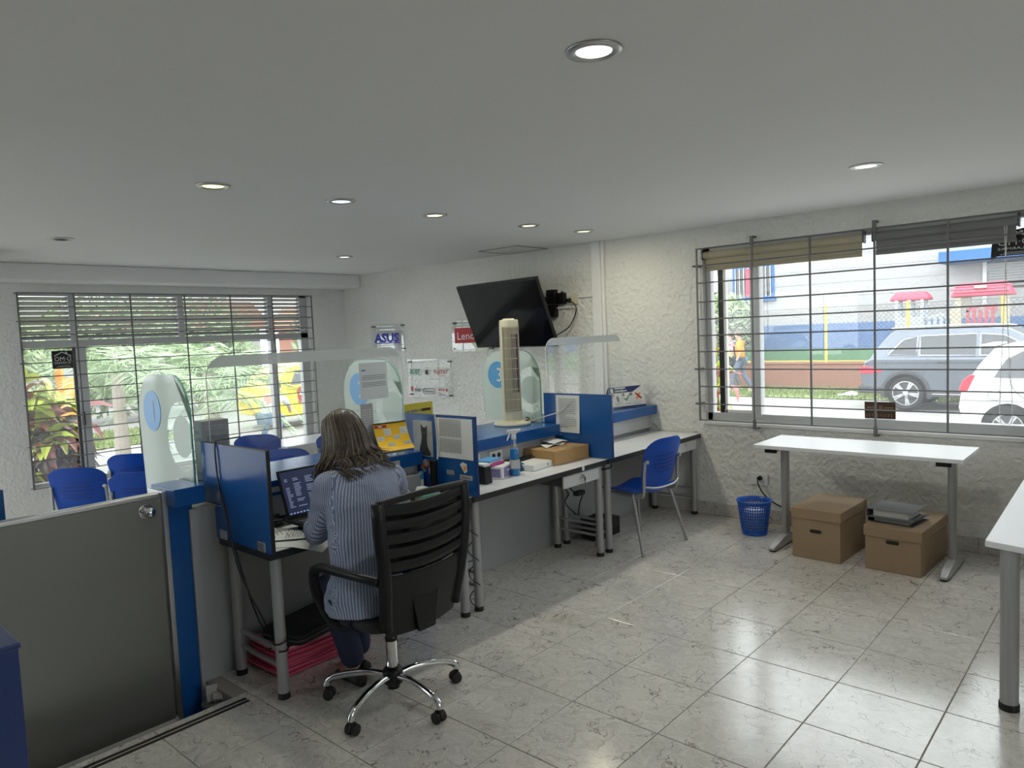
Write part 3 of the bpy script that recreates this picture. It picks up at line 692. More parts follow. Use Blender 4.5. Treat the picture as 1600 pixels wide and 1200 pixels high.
ring = [(-.0, .0)]
M['trunkc'] = mat('dull_print', (.16, .14, .09), .6)
cat = [(-.052, .0), (.058, .0), (.06, .02), (.03, .06), (.026, .10), (.030, .135), (.030, .165), (.036, .20), (.018, .184), (-.004, .184), (-.026, .206), (-.026, .165), (-.020, .13), (-.028, .09), (-.046, .04)]
MB().prism([(-x, y) for x, y in cat][::-1], (3.0968, 3.575, .975), EY, EZ, (-.0012, 0, 0)).build('cat_print', 'mblack', ph)
bars('trunkc', ph, (3.0935, 3.575, 1.125), -EY, EZ, [(-.014, 0, .008, .007), (.010, 0, .008, .007)], 'cat_eyes', 0)
pp = pinned('printed_table', 'white sheet with a dense grey table taped to the blue panel', 'paper', 3.10, 3.448, 3.125, .978, 1.232, 'paper', .003)
rows = []
for i in range(17):
    z = .105-.0125*i
    if i == 9: continue
    for k in range(8): rows.append((-.135+.025*k, z, .021, .009))
bars('lgrey', pp, (3.0945, 3.287, 1.11), -EY, EZ, rows, th=0)
pp = pinned('taped_notice', 'wavy white printed notice taped on the blue panel by the empty desk', 'paper', 4.578, 3.64, 3.405, .935, 1.235, 'paper', .012)
bars('lgrey', pp, (4.5655, 3.52, 1.09), -EY, EZ, para(.17, .24, 15, 3), th=0)
def stickerX(name, lab, m, y, z, w, h, rot=0, poly=None):
    R = Matrix.Rotation(rot, 3, 'X')
    P = poly or rrect(w, h, min(w, h)*.25, 3)
    return tag(MB().prism(P, (3.0995, y, z), R @ -EY, R @ EZ, (-.0012, 0, 0)).build(name, m, None), lab, 'sticker')
hs = thing('flower_sticker', 'red and orange floral heart sticker on the blue panel under the cat print', 'sticker', (3.098, 3.60, .90))
MB().prism([(-.05, .03), (-.02, .05), (0, .035), (.03, .05), (.05, .02), (.02, -.045), (-.01, -.03)], (3.0995, 3.60, .905), -EY, EZ, (-.001, 0, 0)).build('backing', 'lgrey', hs)
for dy, dz, m in ((.022, .01, 'red'), (-.005, 0, 'orange'), (-.025, -.012, 'red'), (.005, .025, 'pinktop')): MB().cyl((3.0985, 3.60+dy, .905+dz), (3.0975, 3.60+dy, .905+dz), .013, n=9).build('blossom', m, hs)
stickerX('paper_tag', 'small white tag stuck right of the floral heart sticker', 'paper', 3.525, .885, .04, .065)
bs = thing('bird_sticker', 'white and orange sticker low on the blue panel right of the phone', 'sticker', (3.098, 3.22, .93))
MB().prism([(-.03, .02), (-.005, .035), (.03, .025), (.032, -.02), (.01, -.035), (-.01, -.01)], (3.0995, 3.22, .925), -EY, EZ, (-.001, 0, 0)).build('backing', 'paper', bs)
MB().prism([(-.002, .012), (.022, .012), (.022, -.016), (.002, -.018)], (3.098, 3.22, .925), -EY, EZ, (-.001, 0, 0)).build('orange_print', 'orange', bs)
sl = thing('label_strip', 'small grey label strip at the lower right corner of the blue panel', 'label', (3.098, 3.20, .86))
MB().prism(rrect(.11, .03, .004, 2), (3.0995, 3.20, .865), -EY, EZ, (-.001, 0, 0)).build('strip', 'lgrey', sl)
bars('ink', sl, (3.0978, 3.20, .862), -EY, EZ, para(.09, .016, 1, 5), th=0)
stickerX('faded_sticker', 'faded grey sticker beside the phone on the blue panel', 'grey', 3.34, .885, .07, .03)

# ---------------------------------------------------------------- things on the first desk
lp = thing('laptop', 'open black laptop with a dark spreadsheet on screen', 'laptop', (2.19, 3.31, .75), 0)
W = WM[lp.name]
def L_(x, y, z): return W @ Vector((x, y, z))
def lbox(x0, y0, z0, x1, y1, z1):
    mb = B(x0, y0, z0, x1, y1, z1); mb.v = [tuple(W @ Vector(p)) for p in mb.v]; return mb
lbox(-.18, -.10, .035, .18, .13, .052).build('base', 'black', lp, bevel=.004)
lbox(-.15, .0, 0, .15, .10, .035).build('riser', 'mblack', lp, bevel=.004)
kb = MB()
for r in range(5):
    for k in range(14):
        x = -.155+.0225*k; y = .085-.022*r
        b = lbox(x, y-.018, .052, x+.019, y, .0545); kb.add(b.v, b.f)
kb.build('keyboard', 'dgrey', lp)['kind'] = 'stuff'
lbox(-.05, -.09, .052, .05, -.03, .053).build('touchpad', 'dgrey', lp)
tl = Matrix.Rotation(radians(-20), 3, 'X'); U_ = (W.to_3x3() @ (tl @ EZ)).normalized(); R_ = (W.to_3x3() @ EX).normalized(); N_ = R_.cross(U_)
hp = L_(0, .135, .052)
Rm = Matrix((R_, N_, U_)).transposed()
MB().obox(hp + U_*.136, (.37, .010, .272), Rm).build('lid', 'black', lp, bevel=.004)
scm = mat('laptop_screen', (.01, .012, .03), .15, emit=((.022, .032, .075), .6))
sc_ = hp + U_*.141 + N_*.0055
so = MB().obox(sc_, (.345, .001, .238), Rm).build('screen', scm, lp)
txm = mat('screen_text', (.2, .25, .4), .5, emit=((.3, .36, .5), .5))
rws = [(-.16, .085, .32, .008)]
rn = random.Random(4)
for i in range(18):
    y = .075-.0096*i
    for k, (x, w) in enumerate(((-.155, .035), (-.105, .06), (-.03, .07), (.06, .05), (.12, .035))):
        if rn.random() < .78: rws.append((x, y, w*rn.uniform(.4, 1), .0038))
bars(txm, lp, sc_ + N_*.001, R_, U_, rws[1:], 'print', 0)['kind'] = 'stuff'
bars(mat('taskbar', (.3, .4, .6), .5, emit=((.35, .5, .75), .6)), lp, sc_ + N_*.001, R_, U_, [(-.165+.02*k, -.113, .010, .006) for k in range(16)], 'taskbar', 0)

def paper(name, lab, c, w, h, rz, seed, lines=9, droop=0, z=.7515, grp='loose papers on the first desk'):
    t = thing(name, lab, 'paper', (c[0], c[1], z), 0, grp)
    R = Matrix.Rotation(rz, 3, 'Z'); c3 = Vector((c[0], c[1], z))
    def f(u, v):
        p = c3 + R @ Vector(((u-.5)*w, (v-.5)*h, .003*sin(5*u+seed)*sin(4*v)))
        over = 3.145 - p.y
        if over > 0: p.z -= droop*over; p.y += .25*over
        else: p.z = max(p.z, z)
        return p
    MB().sheet(f, 12, 12, (0, 0, .0008)).build('sheet', 'paper', t)
    if lines: bars('ink', t, c3+Vector((0, .02 if droop else 0, .006)), R @ EX, R @ EY, para(w*.75, h*.6, lines, seed, .25), th=0)
paper('loose_sheet', 'blank white sheet hanging over the front edge of the desk', (1.935, 3.19), .21, .30, radians(38), 1, 0, .25, .7515)
paper('loose_sheet', 'large printed sheet lying against the blue privacy panel', (1.90, 3.40), .21, .29, radians(70), 2, 8, 0, .7555)
paper('loose_sheet', 'small handwritten note on top of the loose sheets', (1.97, 3.29), .16, .22, radians(50), 3, 9, 0, .7605)
paper('loose_sheet', 'cream sheet tucked at the back of the papers by the cables', (1.86, 3.54), .16, .16, radians(30), 4, 3, 0, .7605)
cb = thing('cable_tangle', 'tangle of black cables behind the laptop under the blue ledge', 'cable', (1.95, 3.58, .75))
for k in range(9):
    r = random.Random(k+20); p = [(1.78+.3*r.random(), 3.53+.10*r.random(), .757+.05*r.random()) for _ in range(5)]
    MB().tube(spline(p, 5), .005, 5).build('cable', 'cable', cb)
MB().obox((1.93, 3.59, .79), (.16, .06, .08)).build('adapter', 'mblack', cb, bevel=.008)
tag(MB().tube(spline([(1.99, 3.56, .757), (1.86, 3.60, .775), (1.82, 3.54, .77), (1.88, 3.49, .768), (1.95, 3.46, .768), (2.0, 3.43, .762)], 8), .004, 6).build('charger_cable', 'wcable', None), 'white charger cable looped on the desk left of the laptop', 'cable')

# calendar
cal = thing('desk_calendar', 'yellow wall calendar with white month squares hung on the acrylic guard', 'calendar', (2.87, 3.66, 1.03))
cR = (Vector((3.00, 3.66, 1.205)) - Vector((2.755, 3.70, 1.205))).normalized(); cU = Vector((.0, .30, 1)).normalized(); cU = (cU - cR*cU.dot(cR)).normalized(); cN = cR.cross(cU)
cc = Vector((2.885, 3.635, 1.12))
MB().sheet(lambda u, v: cc + cR*(.235*(u-.5)) + cU*(.185*(v-.5)) + cN*(.05*(1-v)**3), 6, 8, -cN*.004).build('page', 'yellow', cal)
MB().sheet(lambda u, v: cc + cR*(.235*(u-.5)) + cU*(.185*(v-.5)) - cN*(.07*(1-v)+.003), 2, 2, -cN*.002).build('back_board', 'grey', cal)
bars('red', cal, cc+cN*.003, cR, cU, [(-.115, .067, .085, .016)], 'red_banner', 0)

bars('paper', cal, cc+cN*.0035, cR, cU, [(-.09, .071, .03, .008)], 'banner_print', 0)
for i in range(3):
    for k in range(4):
        if (i+k) % 2: 
            z = .042-.048*i; x = -.115+.0585*k
            off = .05*(1-(z+.0925)/.185)**3
            mo = bars('paper', cal, cc+cN*(.003+off), cR, cU, [(x, z-.032, .052, .048)], 'month_square', 0)
            bars('lgrey', cal, cc+cN*(.0036+off), cR, cU, para(.04, .03, 5, i*7+k, .35) and [(x+.025+a, z-.008+b, c_, d_) for a, b, c_, d_ in para(.04, .03, 5, i*7+k, .35)], 'month_grid', 0)
mb = MB()
for k in range(22):
    p = cc + cR*(-.112+.0107*k) + cU*.094; mb.obox(p, (.004, .012, .010))
mb.build('wire_binding', 'black', cal)

M['tpaper'] = glass_mat('letter_paper', (.9, .9, .9), .93, (.86, .87, .87), ior=1.2)
lt = thing('taped_letter', 'white letter taped to the acrylic guard above the woman', 'paper', (2.85, 3.745, 1.37))
MB().sheet(lambda u, v: (2.735+.22*u, 3.744-.004*sin(3*u)*(1-v), 1.365+.235*v), 5, 5, (0, .001, 0)).build('sheet', 'tpaper', lt)
bars('ink', lt, (2.845, 3.7375, 1.50), EX, EZ, [(-.095, .016-.011*k - (.012 if k > 2 else 0), .185, .003) for k in range(6)], th=0)
bars('iblue', lt, (2.845, 3.7375, 1.55), EX, EZ, [(-.095, 0, .03, .006)], th=0)

sp = thing('taped_card', 'narrow grey printed card on the acrylic guard right of the woman', 'paper', (2.76, 3.74, 1.03))
MB().sheet(lambda u, v: (2.722+.095*u+.01*v, 3.7435-.003*sin(4*v), 1.03+.31*v), 3, 6, (0, .001, 0)).build('sheet', 'lgrey', sp)
bars('paper', sp, (2.775, 3.7385, 1.19), EX, EZ, para(.075, .24, 16, 9, .3), th=0)
# phone, tray and small things at the right end of the first desk
ph2 = thing('cordless_phone', 'black cordless phone handset standing against the blue panel', 'phone', (3.08, 3.45, .75))
Rp = Matrix.Rotation(radians(9), 3, 'X') @ Matrix.Rotation(radians(-6), 3, 'Y')
MB().obox((3.055, 3.45, .87), (.03, .055, .20), Rp).build('handset', 'black', ph2, bevel=.01)
MB().obox((3.0365, 3.46, .935), (.002, .04, .05), Rp).build('display', 'tan', ph2)
MB().box(3.02, 3.405, .752, 3.095, 3.495, .785).build('cradle', 'black', ph2, bevel=.008)
MB().tube(spline([(3.075, 3.43, .965), (3.09, 3.44, 1.08), (3.094, 3.455, 1.25)], 6), .005, 6).build('antenna_wire', 'wcable', ph2)
tray = thing('desk_tray', 'black open tray of stationery behind the chair backrest', 'tray', (2.88, 3.30, .75))
MB().box(2.70, 3.20, .752, 3.06, 3.40, .757).box(2.70, 3.20, .752, 2.706, 3.40, .80).box(3.054, 3.20, .752, 3.06, 3.40, .80).box(2.70, 3.20, .752, 3.06, 3.206, .80).box(2.70, 3.394, .752, 3.06, 3.40, .80).build('tray_body', 'black', tray, bevel=.002)
tp_ = thing('tape_dispenser', 'grey and white tape dispenser with a green core in the black tray', 'tape dispenser', (2.90, 3.33, .80))
MB().prism([(-.09, 0), (.08, 0), (.085, .02), (.03, .035), (-.02, .075), (-.07, .08), (-.095, .04)], (2.90, 3.31, .762), EX, EZ, (0, .05, 0)).build('dispenser_body', 'wcable', tp_, bevel=.006)
MB().cyl((2.885, 3.308, .81), (2.885, 3.362, .81), .024, n=18).build('tape_roll', 'green', tp_)
mg = thing('stapler', 'dark green stapler lying in the black tray', 'stapler', (2.84, 3.25, .76))
MB().box(2.76, 3.225, .759, 2.92, 3.265, .772).build('stapler_base', 'black', mg, bevel=.004)
MB().prism([(-.08, .0), (.075, .0), (.075, .025), (-.07, .035)], (2.84, 3.23, .776), EX, EZ, (0, .03, 0)).build('stapler_arm', M['edgegreen'] if 'edgegreen' in M else 'gedge', mg, bevel=.004)
ct2 = thing('plastic_container', 'translucent grey plastic container at the back of the first desk', 'container', (2.90, 3.55, .75))
MB().ring(rrect(.24, .10, .02), rrect(.232, .092, .018), (2.90, 3.58, .752), EX, EY, (0, 0, .12)).build('container_wall', 'grey', ct2)
MB().prism(rrect(.235, .095, .018), (2.90, 3.58, .752), EX, EY, (0, 0, .005)).build('container_base', 'grey', ct2)
MB().ring(rrect(.255, .115, .022), rrect(.232, .092, .018), (2.90, 3.58, .868), EX, EY, (0, 0, .008)).build('rim', 'lgrey', ct2)
gs = thing('glue_stick', 'white glue stick with a bright blue cap beside the grey container', 'glue stick', (3.06, 3.56, .75))
MB().lathe([(.016, 0), (.016, .075)], (3.06, 3.58, .75), 14).build('tube', 'paper', gs)
MB().lathe([(.018, .075), (.018, .12), (.012, .124)], (3.06, 3.58, .75), 14).build('cap', 'lblue', gs)
bk = thing('booklet', 'small printed booklet on the desk corner under the blue panel', 'booklet', (3.03, 3.20, .752))
MB().obox((3.02, 3.19, .757), (.10, .07, .008), Matrix.Rotation(.4, 3, 'Z')).build('pages', 'paper', bk)
bars('ink', bk, (3.02, 3.19, .762), Matrix.Rotation(.4, 3, 'Z') @ EX, Matrix.Rotation(.4, 3, 'Z') @ EY, para(.08, .05, 4, 8), th=0)

# things on the ledge
pb = thing('product_box', 'grey and white carton printed with a seated figure, on the ledge by divider one', 'box', (1.87, 3.98, 1.0), radians(0))
MB().box(1.80, 3.93, 1.001, 1.955, 4.03, 1.335).build('carton', 'boxgrey', pb, bevel=.002)
bars('lgrey', pb, (1.88, 3.9295, 1.28), EX, EZ, [(-.06, .02, .12, .008), (-.06, .005, .12, .004)], th=0)
bars('boxface', pb, (1.88, 3.9296, 1.16), EX, EZ, [(-.055, -.13, .115, .22)], 'front_panel', 0)
bars('boxface', pb, (1.7996, 3.98, 1.16), -EY, EZ, [(-.04, -.13, .08, .02), (-.04, .06, .08, .02), (-.04, .1, .05, .02)], 'print', 0)['kind'] = 'stuff'
MB().prism([(-.04, 0), (.04, 0), (.045, .03), (.03, .075), (.012, .09), (-.012, .09), (-.03, .075), (-.045, .03)], (1.885, 3.929, 1.075), EX, EZ, (0, -.0008, 0)).build('figure_torso', 'maroon', pb)
MB().prism([(x*.018, .105+.02*y) for x, y in [(cos(k*pi/6), sin(k*pi/6)) for k in range(12)]], (1.885, 3.929, 1.075), EX, EZ, (0, -.0008, 0)).prism([(-.06, .0), (-.055, .02), (-.03, .01), (-.03, -.005)], (1.885, 3.929, 1.075), EX, EZ, (0, -.0008, 0)).build('figure_head', 'black', pb)
tag(MB().tube(spline([(1.9, 3.70, 1.252), (1.80, 3.66, 1.256), (1.745, 3.62, 1.262), (1.71, 3.60, 1.24), (1.706, 3.59, 1.10), (1.705, 3.57, 1.02), (1.704, 3.52, .90), (1.70, 3.48, .78), (1.71, 3.42, .60), (1.76, 3.35, .40), (1.79, 3.30, .30), (1.82, 3.25, .27), (1.80, 3.28, .24), (1.75, 3.3, .22)], 8), .0045, 6).build('power_cable', 'cable', None), 'black cord hanging over the left privacy panel down to the desk leg', 'cable')
tag(MB().tube(spline([(1.755, 3.55, .70), (1.765, 3.5, .55), (1.77, 3.38, .35), (1.79, 3.28, .28), (1.815, 3.22, .27), (1.81, 3.165, .30), (1.76, 3.16, .29), (1.745, 3.20, .28), (1.78, 3.235, .27), (1.815, 3.2, .255), (1.79, 3.165, .245), (1.75, 3.17, .25)], 8), .0045, 6).build('power_cable', 'cable', None), 'black cord knotted around the front left leg of the first desk', 'cable')
tag(MB().tube(spline([(3.13+.034*cos(a), 3.20+.034*sin(a), .62-.05*a/2) for a in [k*pi/4 for k in range(0, 40)]], 2) , .0035, 5).build('power_cable', 'cable', None), 'thin black cord wound down a leg of the second desk', 'cable')
tag(MB().tube(spline([(2.80, 3.45, .45), (2.95, 3.35, .36), (3.09, 3.22, .33), (3.11, 3.19, .34)], 8), .003, 5).build('power_cable', 'cable', None), 'thin cord sagging between the first and second desks', 'cable')

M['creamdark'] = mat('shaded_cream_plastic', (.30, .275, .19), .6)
fan = thing('tower_fan', 'cream tower fan with purple rotor standing on the blue ledge', 'fan', (4.385, 3.95, 1.0), radians(-40))
Wf = WM[fan.name]
def fx(mb): mb.v = [tuple(Wf @ Vector(p)) for p in mb.v]; return mb
fx(MB().lathe([(.150, 0), (.155, .008), (.150, .022), (.11, .034), (.07, .04), (.06, .06)], (0, 0, 0), 36)).build('base', 'cream', fan, smooth=True)
sec = [(x, y) for x, y in [(-.075, -.05), (-.055, -.068), (0, -.078), (.055, -.068), (.075, -.05), (.078, .02), (.06, .06), (0, .075), (-.06, .06), (-.078, .02)]]
rings = [[Vector((x*s, y*s, z)) for x, y in sec] for z, s in ((.04, .86), (.06, .97), (.10, 1), (.80, .98), (.845, .96), (.858, .9))]
fx(MB().loft(rings)).build('body', 'cream', fan, bevel=.004)
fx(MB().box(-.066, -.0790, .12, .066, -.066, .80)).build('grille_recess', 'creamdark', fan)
fx(MB().box(.0, -.0802, .27, .056, -.064, .74)).build('rotor', 'purple', fan)
fx(MB().cyl((0, 0, .856), (.0, 0, .868), .05, .045, n=20)).build('control_dial', 'cream', fan, bevel=.002)
mb = MB()
for k in range(17):
    x = -.062+.0078*k; y = -.0775+abs(x)**2*2.2-.004
    mb.obox((x, y, .46), (.0019, .006, .68))
fx(mb).build('grille_slats', 'cream', fan)['kind'] = 'stuff'
for k in range(9):
    z = .13+.083*k
    fx(MB().tube([(x, -.081+abs(x)**2*2.2-.003, z) for x in [-.07+.02*i for i in range(8)]], .0028, 4)).build('grille_band', 'cream', fan)
fx(MB().box(-.065, -.076, .105, .065, -.07, .118)).build('grille_foot', 'cream', fan)
tag(MB().tube(spline([(4.47, 4.03, 1.03), (4.52, 3.93, 1.04), (4.52, 3.86, 1.02), (4.54, 3.80, 1.04), (4.56, 3.60, 1.10), (4.575, 3.50, 1.17), (4.60, 3.42, 1.247), (4.62, 3.44, 1.20)], 8), .0045, 6).build('power_cable', 'wcable', None), 'white fan cord draped over the blue panel by the taped notice', 'cable')
tag(MB().tube(spline([(4.45+.03*cos(k), 3.86+.03*sin(k), 1.01+.006*k) for k in range(8)], 5), .005, 6).build('cord_bundle', 'cable', None), 'small dark coil of cord on the ledge behind the tower fan', 'cable')

yc = thing('yellow_sign', 'olive yellow printed card standing behind the blue panel with the cat', 'sign', (3.43, 3.99, 1.0))
B(3.28, 3.99, 1.001, 3.555, 3.994, 1.275).build('card', 'oyellow', yc)
bars('ink', yc, (3.42, 3.989, 1.222), EX, EZ, [(-.11, -.008, .02, .014), (-.08, -.008, .07, .014), (.0, -.008, .02, .014)], th=0)
bars('black', yc, (3.42, 3.989, 1.222), EX, EZ, [(.025, -.011, .09, .020), (-.06, -.052, .09, .011)], th=0)
MB().cyl((3.475, 3.989, 1.165), (3.475, 3.987, 1.165), .024, n=20).build('round_badge', 'paper', yc)
MB().cyl((3.475, 3.987, 1.165), (3.475, 3.986, 1.165), .014, n=16).build('badge_centre', 'navy', yc)

dc = thing('desk_sign', 'small tent card with navy header, three numbered steps, on the ledge by the wall', 'sign', (5.80, 3.70, 1.0))
A0, A1 = Vector((5.60, 3.78, 1.0)), Vector((5.99, 3.66, 1.0))
Rd = (A1-A0).normalized(); Ud = Vector((.02, .35, 1)).normalized(); Ud = (Ud-Rd*Ud.dot(Rd)).normalized(); Nd = Rd.cross(Ud); cd = (A0+A1)/2 + Ud*.105
wd, hd = (A1-A0).length, .205
def quadp(mb, pts, off):
    mb.add([cd + Rd*x*wd + Ud*y*hd + Nd*off for x, y in pts], [tuple(range(len(pts)))]); return mb
MB().prism([(-.5, -.5), (.5, -.5), (.5, .5), (-.5, .5)], cd, Rd*wd, Ud*hd, -Nd*.004).build('front_board', 'paper', dc)
back = Vector((-Nd.x, -Nd.y, 0)).normalized()
bo = -Vector((Nd.x, Nd.y, 0)).normalized()*.15
flat('back_board', 'navy', dc, [A1+bo+EZ*.001, cd+Rd*wd*.5+Ud*hd*.5-Nd*.006, cd-Rd*wd*.5+Ud*hd*.5-Nd*.006, A0+bo+EZ*.001], bo*.02)
quadp(MB(), [(-.5, .22), (.18, .22), (.5, .5), (-.5, .5)], .001).build('header', 'navy', dc)
quadp(MB(), [(-.5, -.5), (.5, -.5), (.5, -.42), (-.5, -.42)], .001).build('footer', 'navy', dc)
bars('paper', dc, cd+Nd*.002, Rd, Ud, [(-.13, .085, .13, .010), (-.13, .058, .14, .010), (-.185, .05, .03, .04)], th=0)
for i, x in enumerate((-.17, -.045, .05)):
    p = cd + Rd*x + Ud*.025
    MB().cyl(p+Nd*.001, p+Nd*.002, .017, n=14).build('step_disc', 'ink', dc)
    text(str(i+1), 'paper', dc, p+Nd*.0022, Rd, Ud, .009, .018, th=0)
quadp(MB(), [(-.10, -.02), (-.06, -.10), (.07, .12), (.09, .10), (-.055, -.2), (-.13, -.05)], .001).build('check_mark', 'green', dc)
quadp(MB(), [(.24, -.12), (.29, -.15), (.42, .14), (.37, .16)], .001).build('cross_mark', 'orange', dc)
quadp(MB(), [(.24, .14), (.29, .17), (.43, -.11), (.38, -.14)], .0015).build('cross_mark', 'red', dc)
quadp(MB(), [(-.32, -.2), (-.27, -.2), (-.25, .0), (-.29, .1), (-.33, .0)], .001).build('bottle_print', 'ink', dc)
bars('lgrey', dc, cd-Ud*.055+Nd*.0015, Rd, Ud, [(-.17, 0, .08, .006), (-.17, -.012, .06, .005), (-.05, -.012, .07, .006), (.06, -.02, .09, .006)], th=0)

# ---------------------------------------------------------------- things on the second desk
ph_ = thing('pen_holder', 'black desktop organiser at the left end of the second desk', 'organiser', (3.42, 3.37, .75))
MB().loft([[(3.39, 3.325, .751), (3.47, 3.325, .751), (3.47, 3.43, .751), (3.39, 3.43, .751)], [(3.395, 3.33, .87), (3.463, 3.33, .865), (3.463, 3.425, .875), (3.395, 3.425, .88)]]).build('shell', 'black', ph_, bevel=.008)
B(3.40, 3.335, .868, 3.458, 3.42, .884).build('paper_block', 'paper', ph_)
def carton(name, lab, c, sz, rz, m, extra=None, mt=None):
    t = thing(name, lab, 'box', c, rz)
    W = WM[t.name]
    def lb(x0, y0, z0, x1, y1, z1, nm, mm, par=t, bev=0.):
        mb = B(x0, y0, z0, x1, y1, z1); mb.v = [tuple(W @ Vector(p)) for p in mb.v]; return mb.build(nm, mm, par, bevel=bev)
    w, d, h = sz
    lb(-w/2, -d/2, .0005, w/2, d/2, h, 'box_body', m, bev=.002)
    return t, lb, W
t, lb, W = carton('software_box', 'white and violet flat box under the blue packet on the second desk', (3.66, 3.44, .751), (.20, .13, .085), radians(20), 'paper')
lb(-.08, -.0665, .008, .095, -.066, .075, 'violet_face', 'violet'); lb(-.1005, -.05, .01, -.1, .05, .07, 'violet_side', 'violet')
bars('paper', t, W @ Vector((.02, -.0675, .045)), W.to_3x3() @ EX, EZ, [(-.04, 0, .08, .01)], th=0)
t, lb, W = carton('magenta_packet', 'magenta packet lying between the flat box and the blue packet', (3.62, 3.47, .837), (.17, .10, .014), radians(10), 'magenta')
t, lb, W = carton('blue_packet', 'light blue packet on top of the pile beside the panel', (3.62, 3.50, .852), (.17, .11, .02), radians(15), 'paper')
lb(-.086, -.056, .012, .086, .056, .021, 'blue_cover', 'sky')
cl = MB()
rn = random.Random(5)
cl.sheet(lambda u, v: (3.80+.16*u+.01*sin(7*v), 3.42+.14*v, .752+.10*sin(pi*min(max(u, .02), .98))**.6*sin(pi*min(max(v, .02), .98))**.6*(.75+.25*sin(9*u+3*v)*cos(7*v))), 14, 14, (0, 0, -.0015))
tag(cl.build('blue_cloth', 'cloth', None, smooth=True), 'crumpled dark blue cloth behind the spray bottle', 'cloth')
sb = thing('spray_bottle', 'clear spray bottle of blue liquid with a white trigger head', 'bottle', (3.745, 3.37, .75), radians(-48))
Ws = WM[sb.name]
def sx(mb): mb.v = [tuple(Ws @ Vector(p)) for p in mb.v]; return mb
sx(MB().lathe([(.034, .002), (.037, .01), (.036, .10), (.031, .15), (.029, .185), (.026, .19)], (0, 0, 0), 22)).build('liquid_body', 'liquid', sb, smooth=True)
sx(MB().lathe([(.0285, .186), (.024, .215), (.016, .245), (.0145, .26)], (0, 0, 0), 22)).build('clear_shoulder', 'acry', sb, smooth=True)
sx(MB().lathe([(.0375, .05), (.0368, .115)], (0, 0, 0), 22, False)).build('label_wrap', 'lgrey', sb, smooth=True)
bars('paper', sb, Ws @ Vector((0, -.040, .085)), Ws.to_3x3() @ EX, EZ, para(.04, .05, 5, 2), th=0)
sx(MB().lathe([(.017, .255), (.018, .28), (.015, .288)], (0, 0, 0), 16)).build('collar', 'white', sb, smooth=True)
sx(MB().prism([(-.05, .01), (-.045, .028), (.045, .035), (.055, .028), (.02, .005), (.014, -.005), (-.014, -.005), (-.018, .006)], (0, -.012, .292), EX, EZ, (0, .024, 0))).build('spray_head', 'white', sb, bevel=.003)
sx(MB().prism([(-.034, .008), (-.022, .008), (-.03, -.02), (-.046, -.045), (-.052, -.042), (-.042, -.015)], (0, -.006, .290), EX, EZ, (0, .012, 0))).build('trigger', 'white', sb, bevel=.002)
sx(MB().tube([(0, 0, .02), (0, .004, .26)], .003, 5)).build('dip_tube', 'wcable', sb)
t, lb, W = carton('white_box', 'small flat white box left of the cardboard carton', (4.03, 3.44, .751), (.26, .18, .042), radians(6), 'white')
lb(.05, -.0906, .014, .062, -.09, .03, 'clasp_mark', 'black')
t, lb, W = carton('cardboard_carton', 'flat tan cardboard carton with loose papers on top, on the second desk', (4.368, 3.485, .751), (.41, .31, .105), radians(-2), 'card2')
lb(-.165, -.1505, .07, -.10, -.15, .09, 'red_print', 'red'); 
bars('tan', t, W @ Vector((.06, -.1512, .06)), W.to_3x3() @ EX, EZ, [(-.04, -.006, .02, .02), (-.01, -.006, .03, .02), (.05, -.006, .03, .03), (.02, -.04, .05, .01)], th=0)
bars('tan', t, W @ Vector((-.181, 0, .05)), W.to_3x3() @ -EY, EZ, [(-.12, -.03, .03, .012), (-.12, .02, .04, .014)], th=0)
lb(-.06, -.14, .105, .08, -.125, .1062, 'black_print', 'ink'); lb(-.09, -.06, .105, .06, -.04, .1062, 'black_print', 'ink'); lb(-.17, .0, .105, -.06, .012, .1062, 'black_print', 'ink')
t2 = thing('loose_sheet', 'white paper with a dark square, on the cardboard carton', 'paper', (4.40, 3.52, .857))
MB().sheet(lambda u, v: W @ Vector((-.12+.22*u+.05*v, .0+.13*v, .108+.012*sin(4*u+2*v)**2)), 8, 6, (0, 0, .001)).build('sheet', 'paper', t2)
MB().sheet(lambda u, v: W @ Vector((-.06+.09*u+.03*v, .03+.06*v, .1105+.012*sin(4*(.27+.4*u)+2*(.25+.45*v))**2)), 4, 4, (0, 0, .001)).build('dark_square', 'ink', t2)
t2 = thing('loose_sheet', 'curled white receipt lying over the back of the cardboard carton', 'paper', (4.50, 3.57, .857))
MB().sheet(lambda u, v: W @ Vector((.0+.17*u, .02+.13*v, .121+.01*sin(3*u)+.012*v)), 8, 6, (0, 0, .001)).build('sheet', 'paper', t2)
ps = thing('power_strip', 'black power supply and cables at the back of the second desk', 'adapter', (3.95, 3.60, .75))
B(3.82, 3.58, .752, 4.10, 3.645, .80).build('adapter', 'mblack', ps, bevel=.006)
for k in range(5):
    r = random.Random(k+50); MB().tube(spline([(3.5+.7*r.random(), 3.53+.11*r.random(), .757+.06*r.random()) for _ in range(4)], 6), .0045, 5).build('cable', 'cable', ps)
MB().cyl((3.46, 3.655, .84), (3.46, 3.60, .84), .024, .018, n=14).build('plug', 'black', ps)
tag(B(3.74, 3.58, .805, 3.86, 3.63, .83).build('tissue_packet', 'paper', None, bevel=.008) , 'small white packet lying on the black cables behind the blue cloth', 'packet')

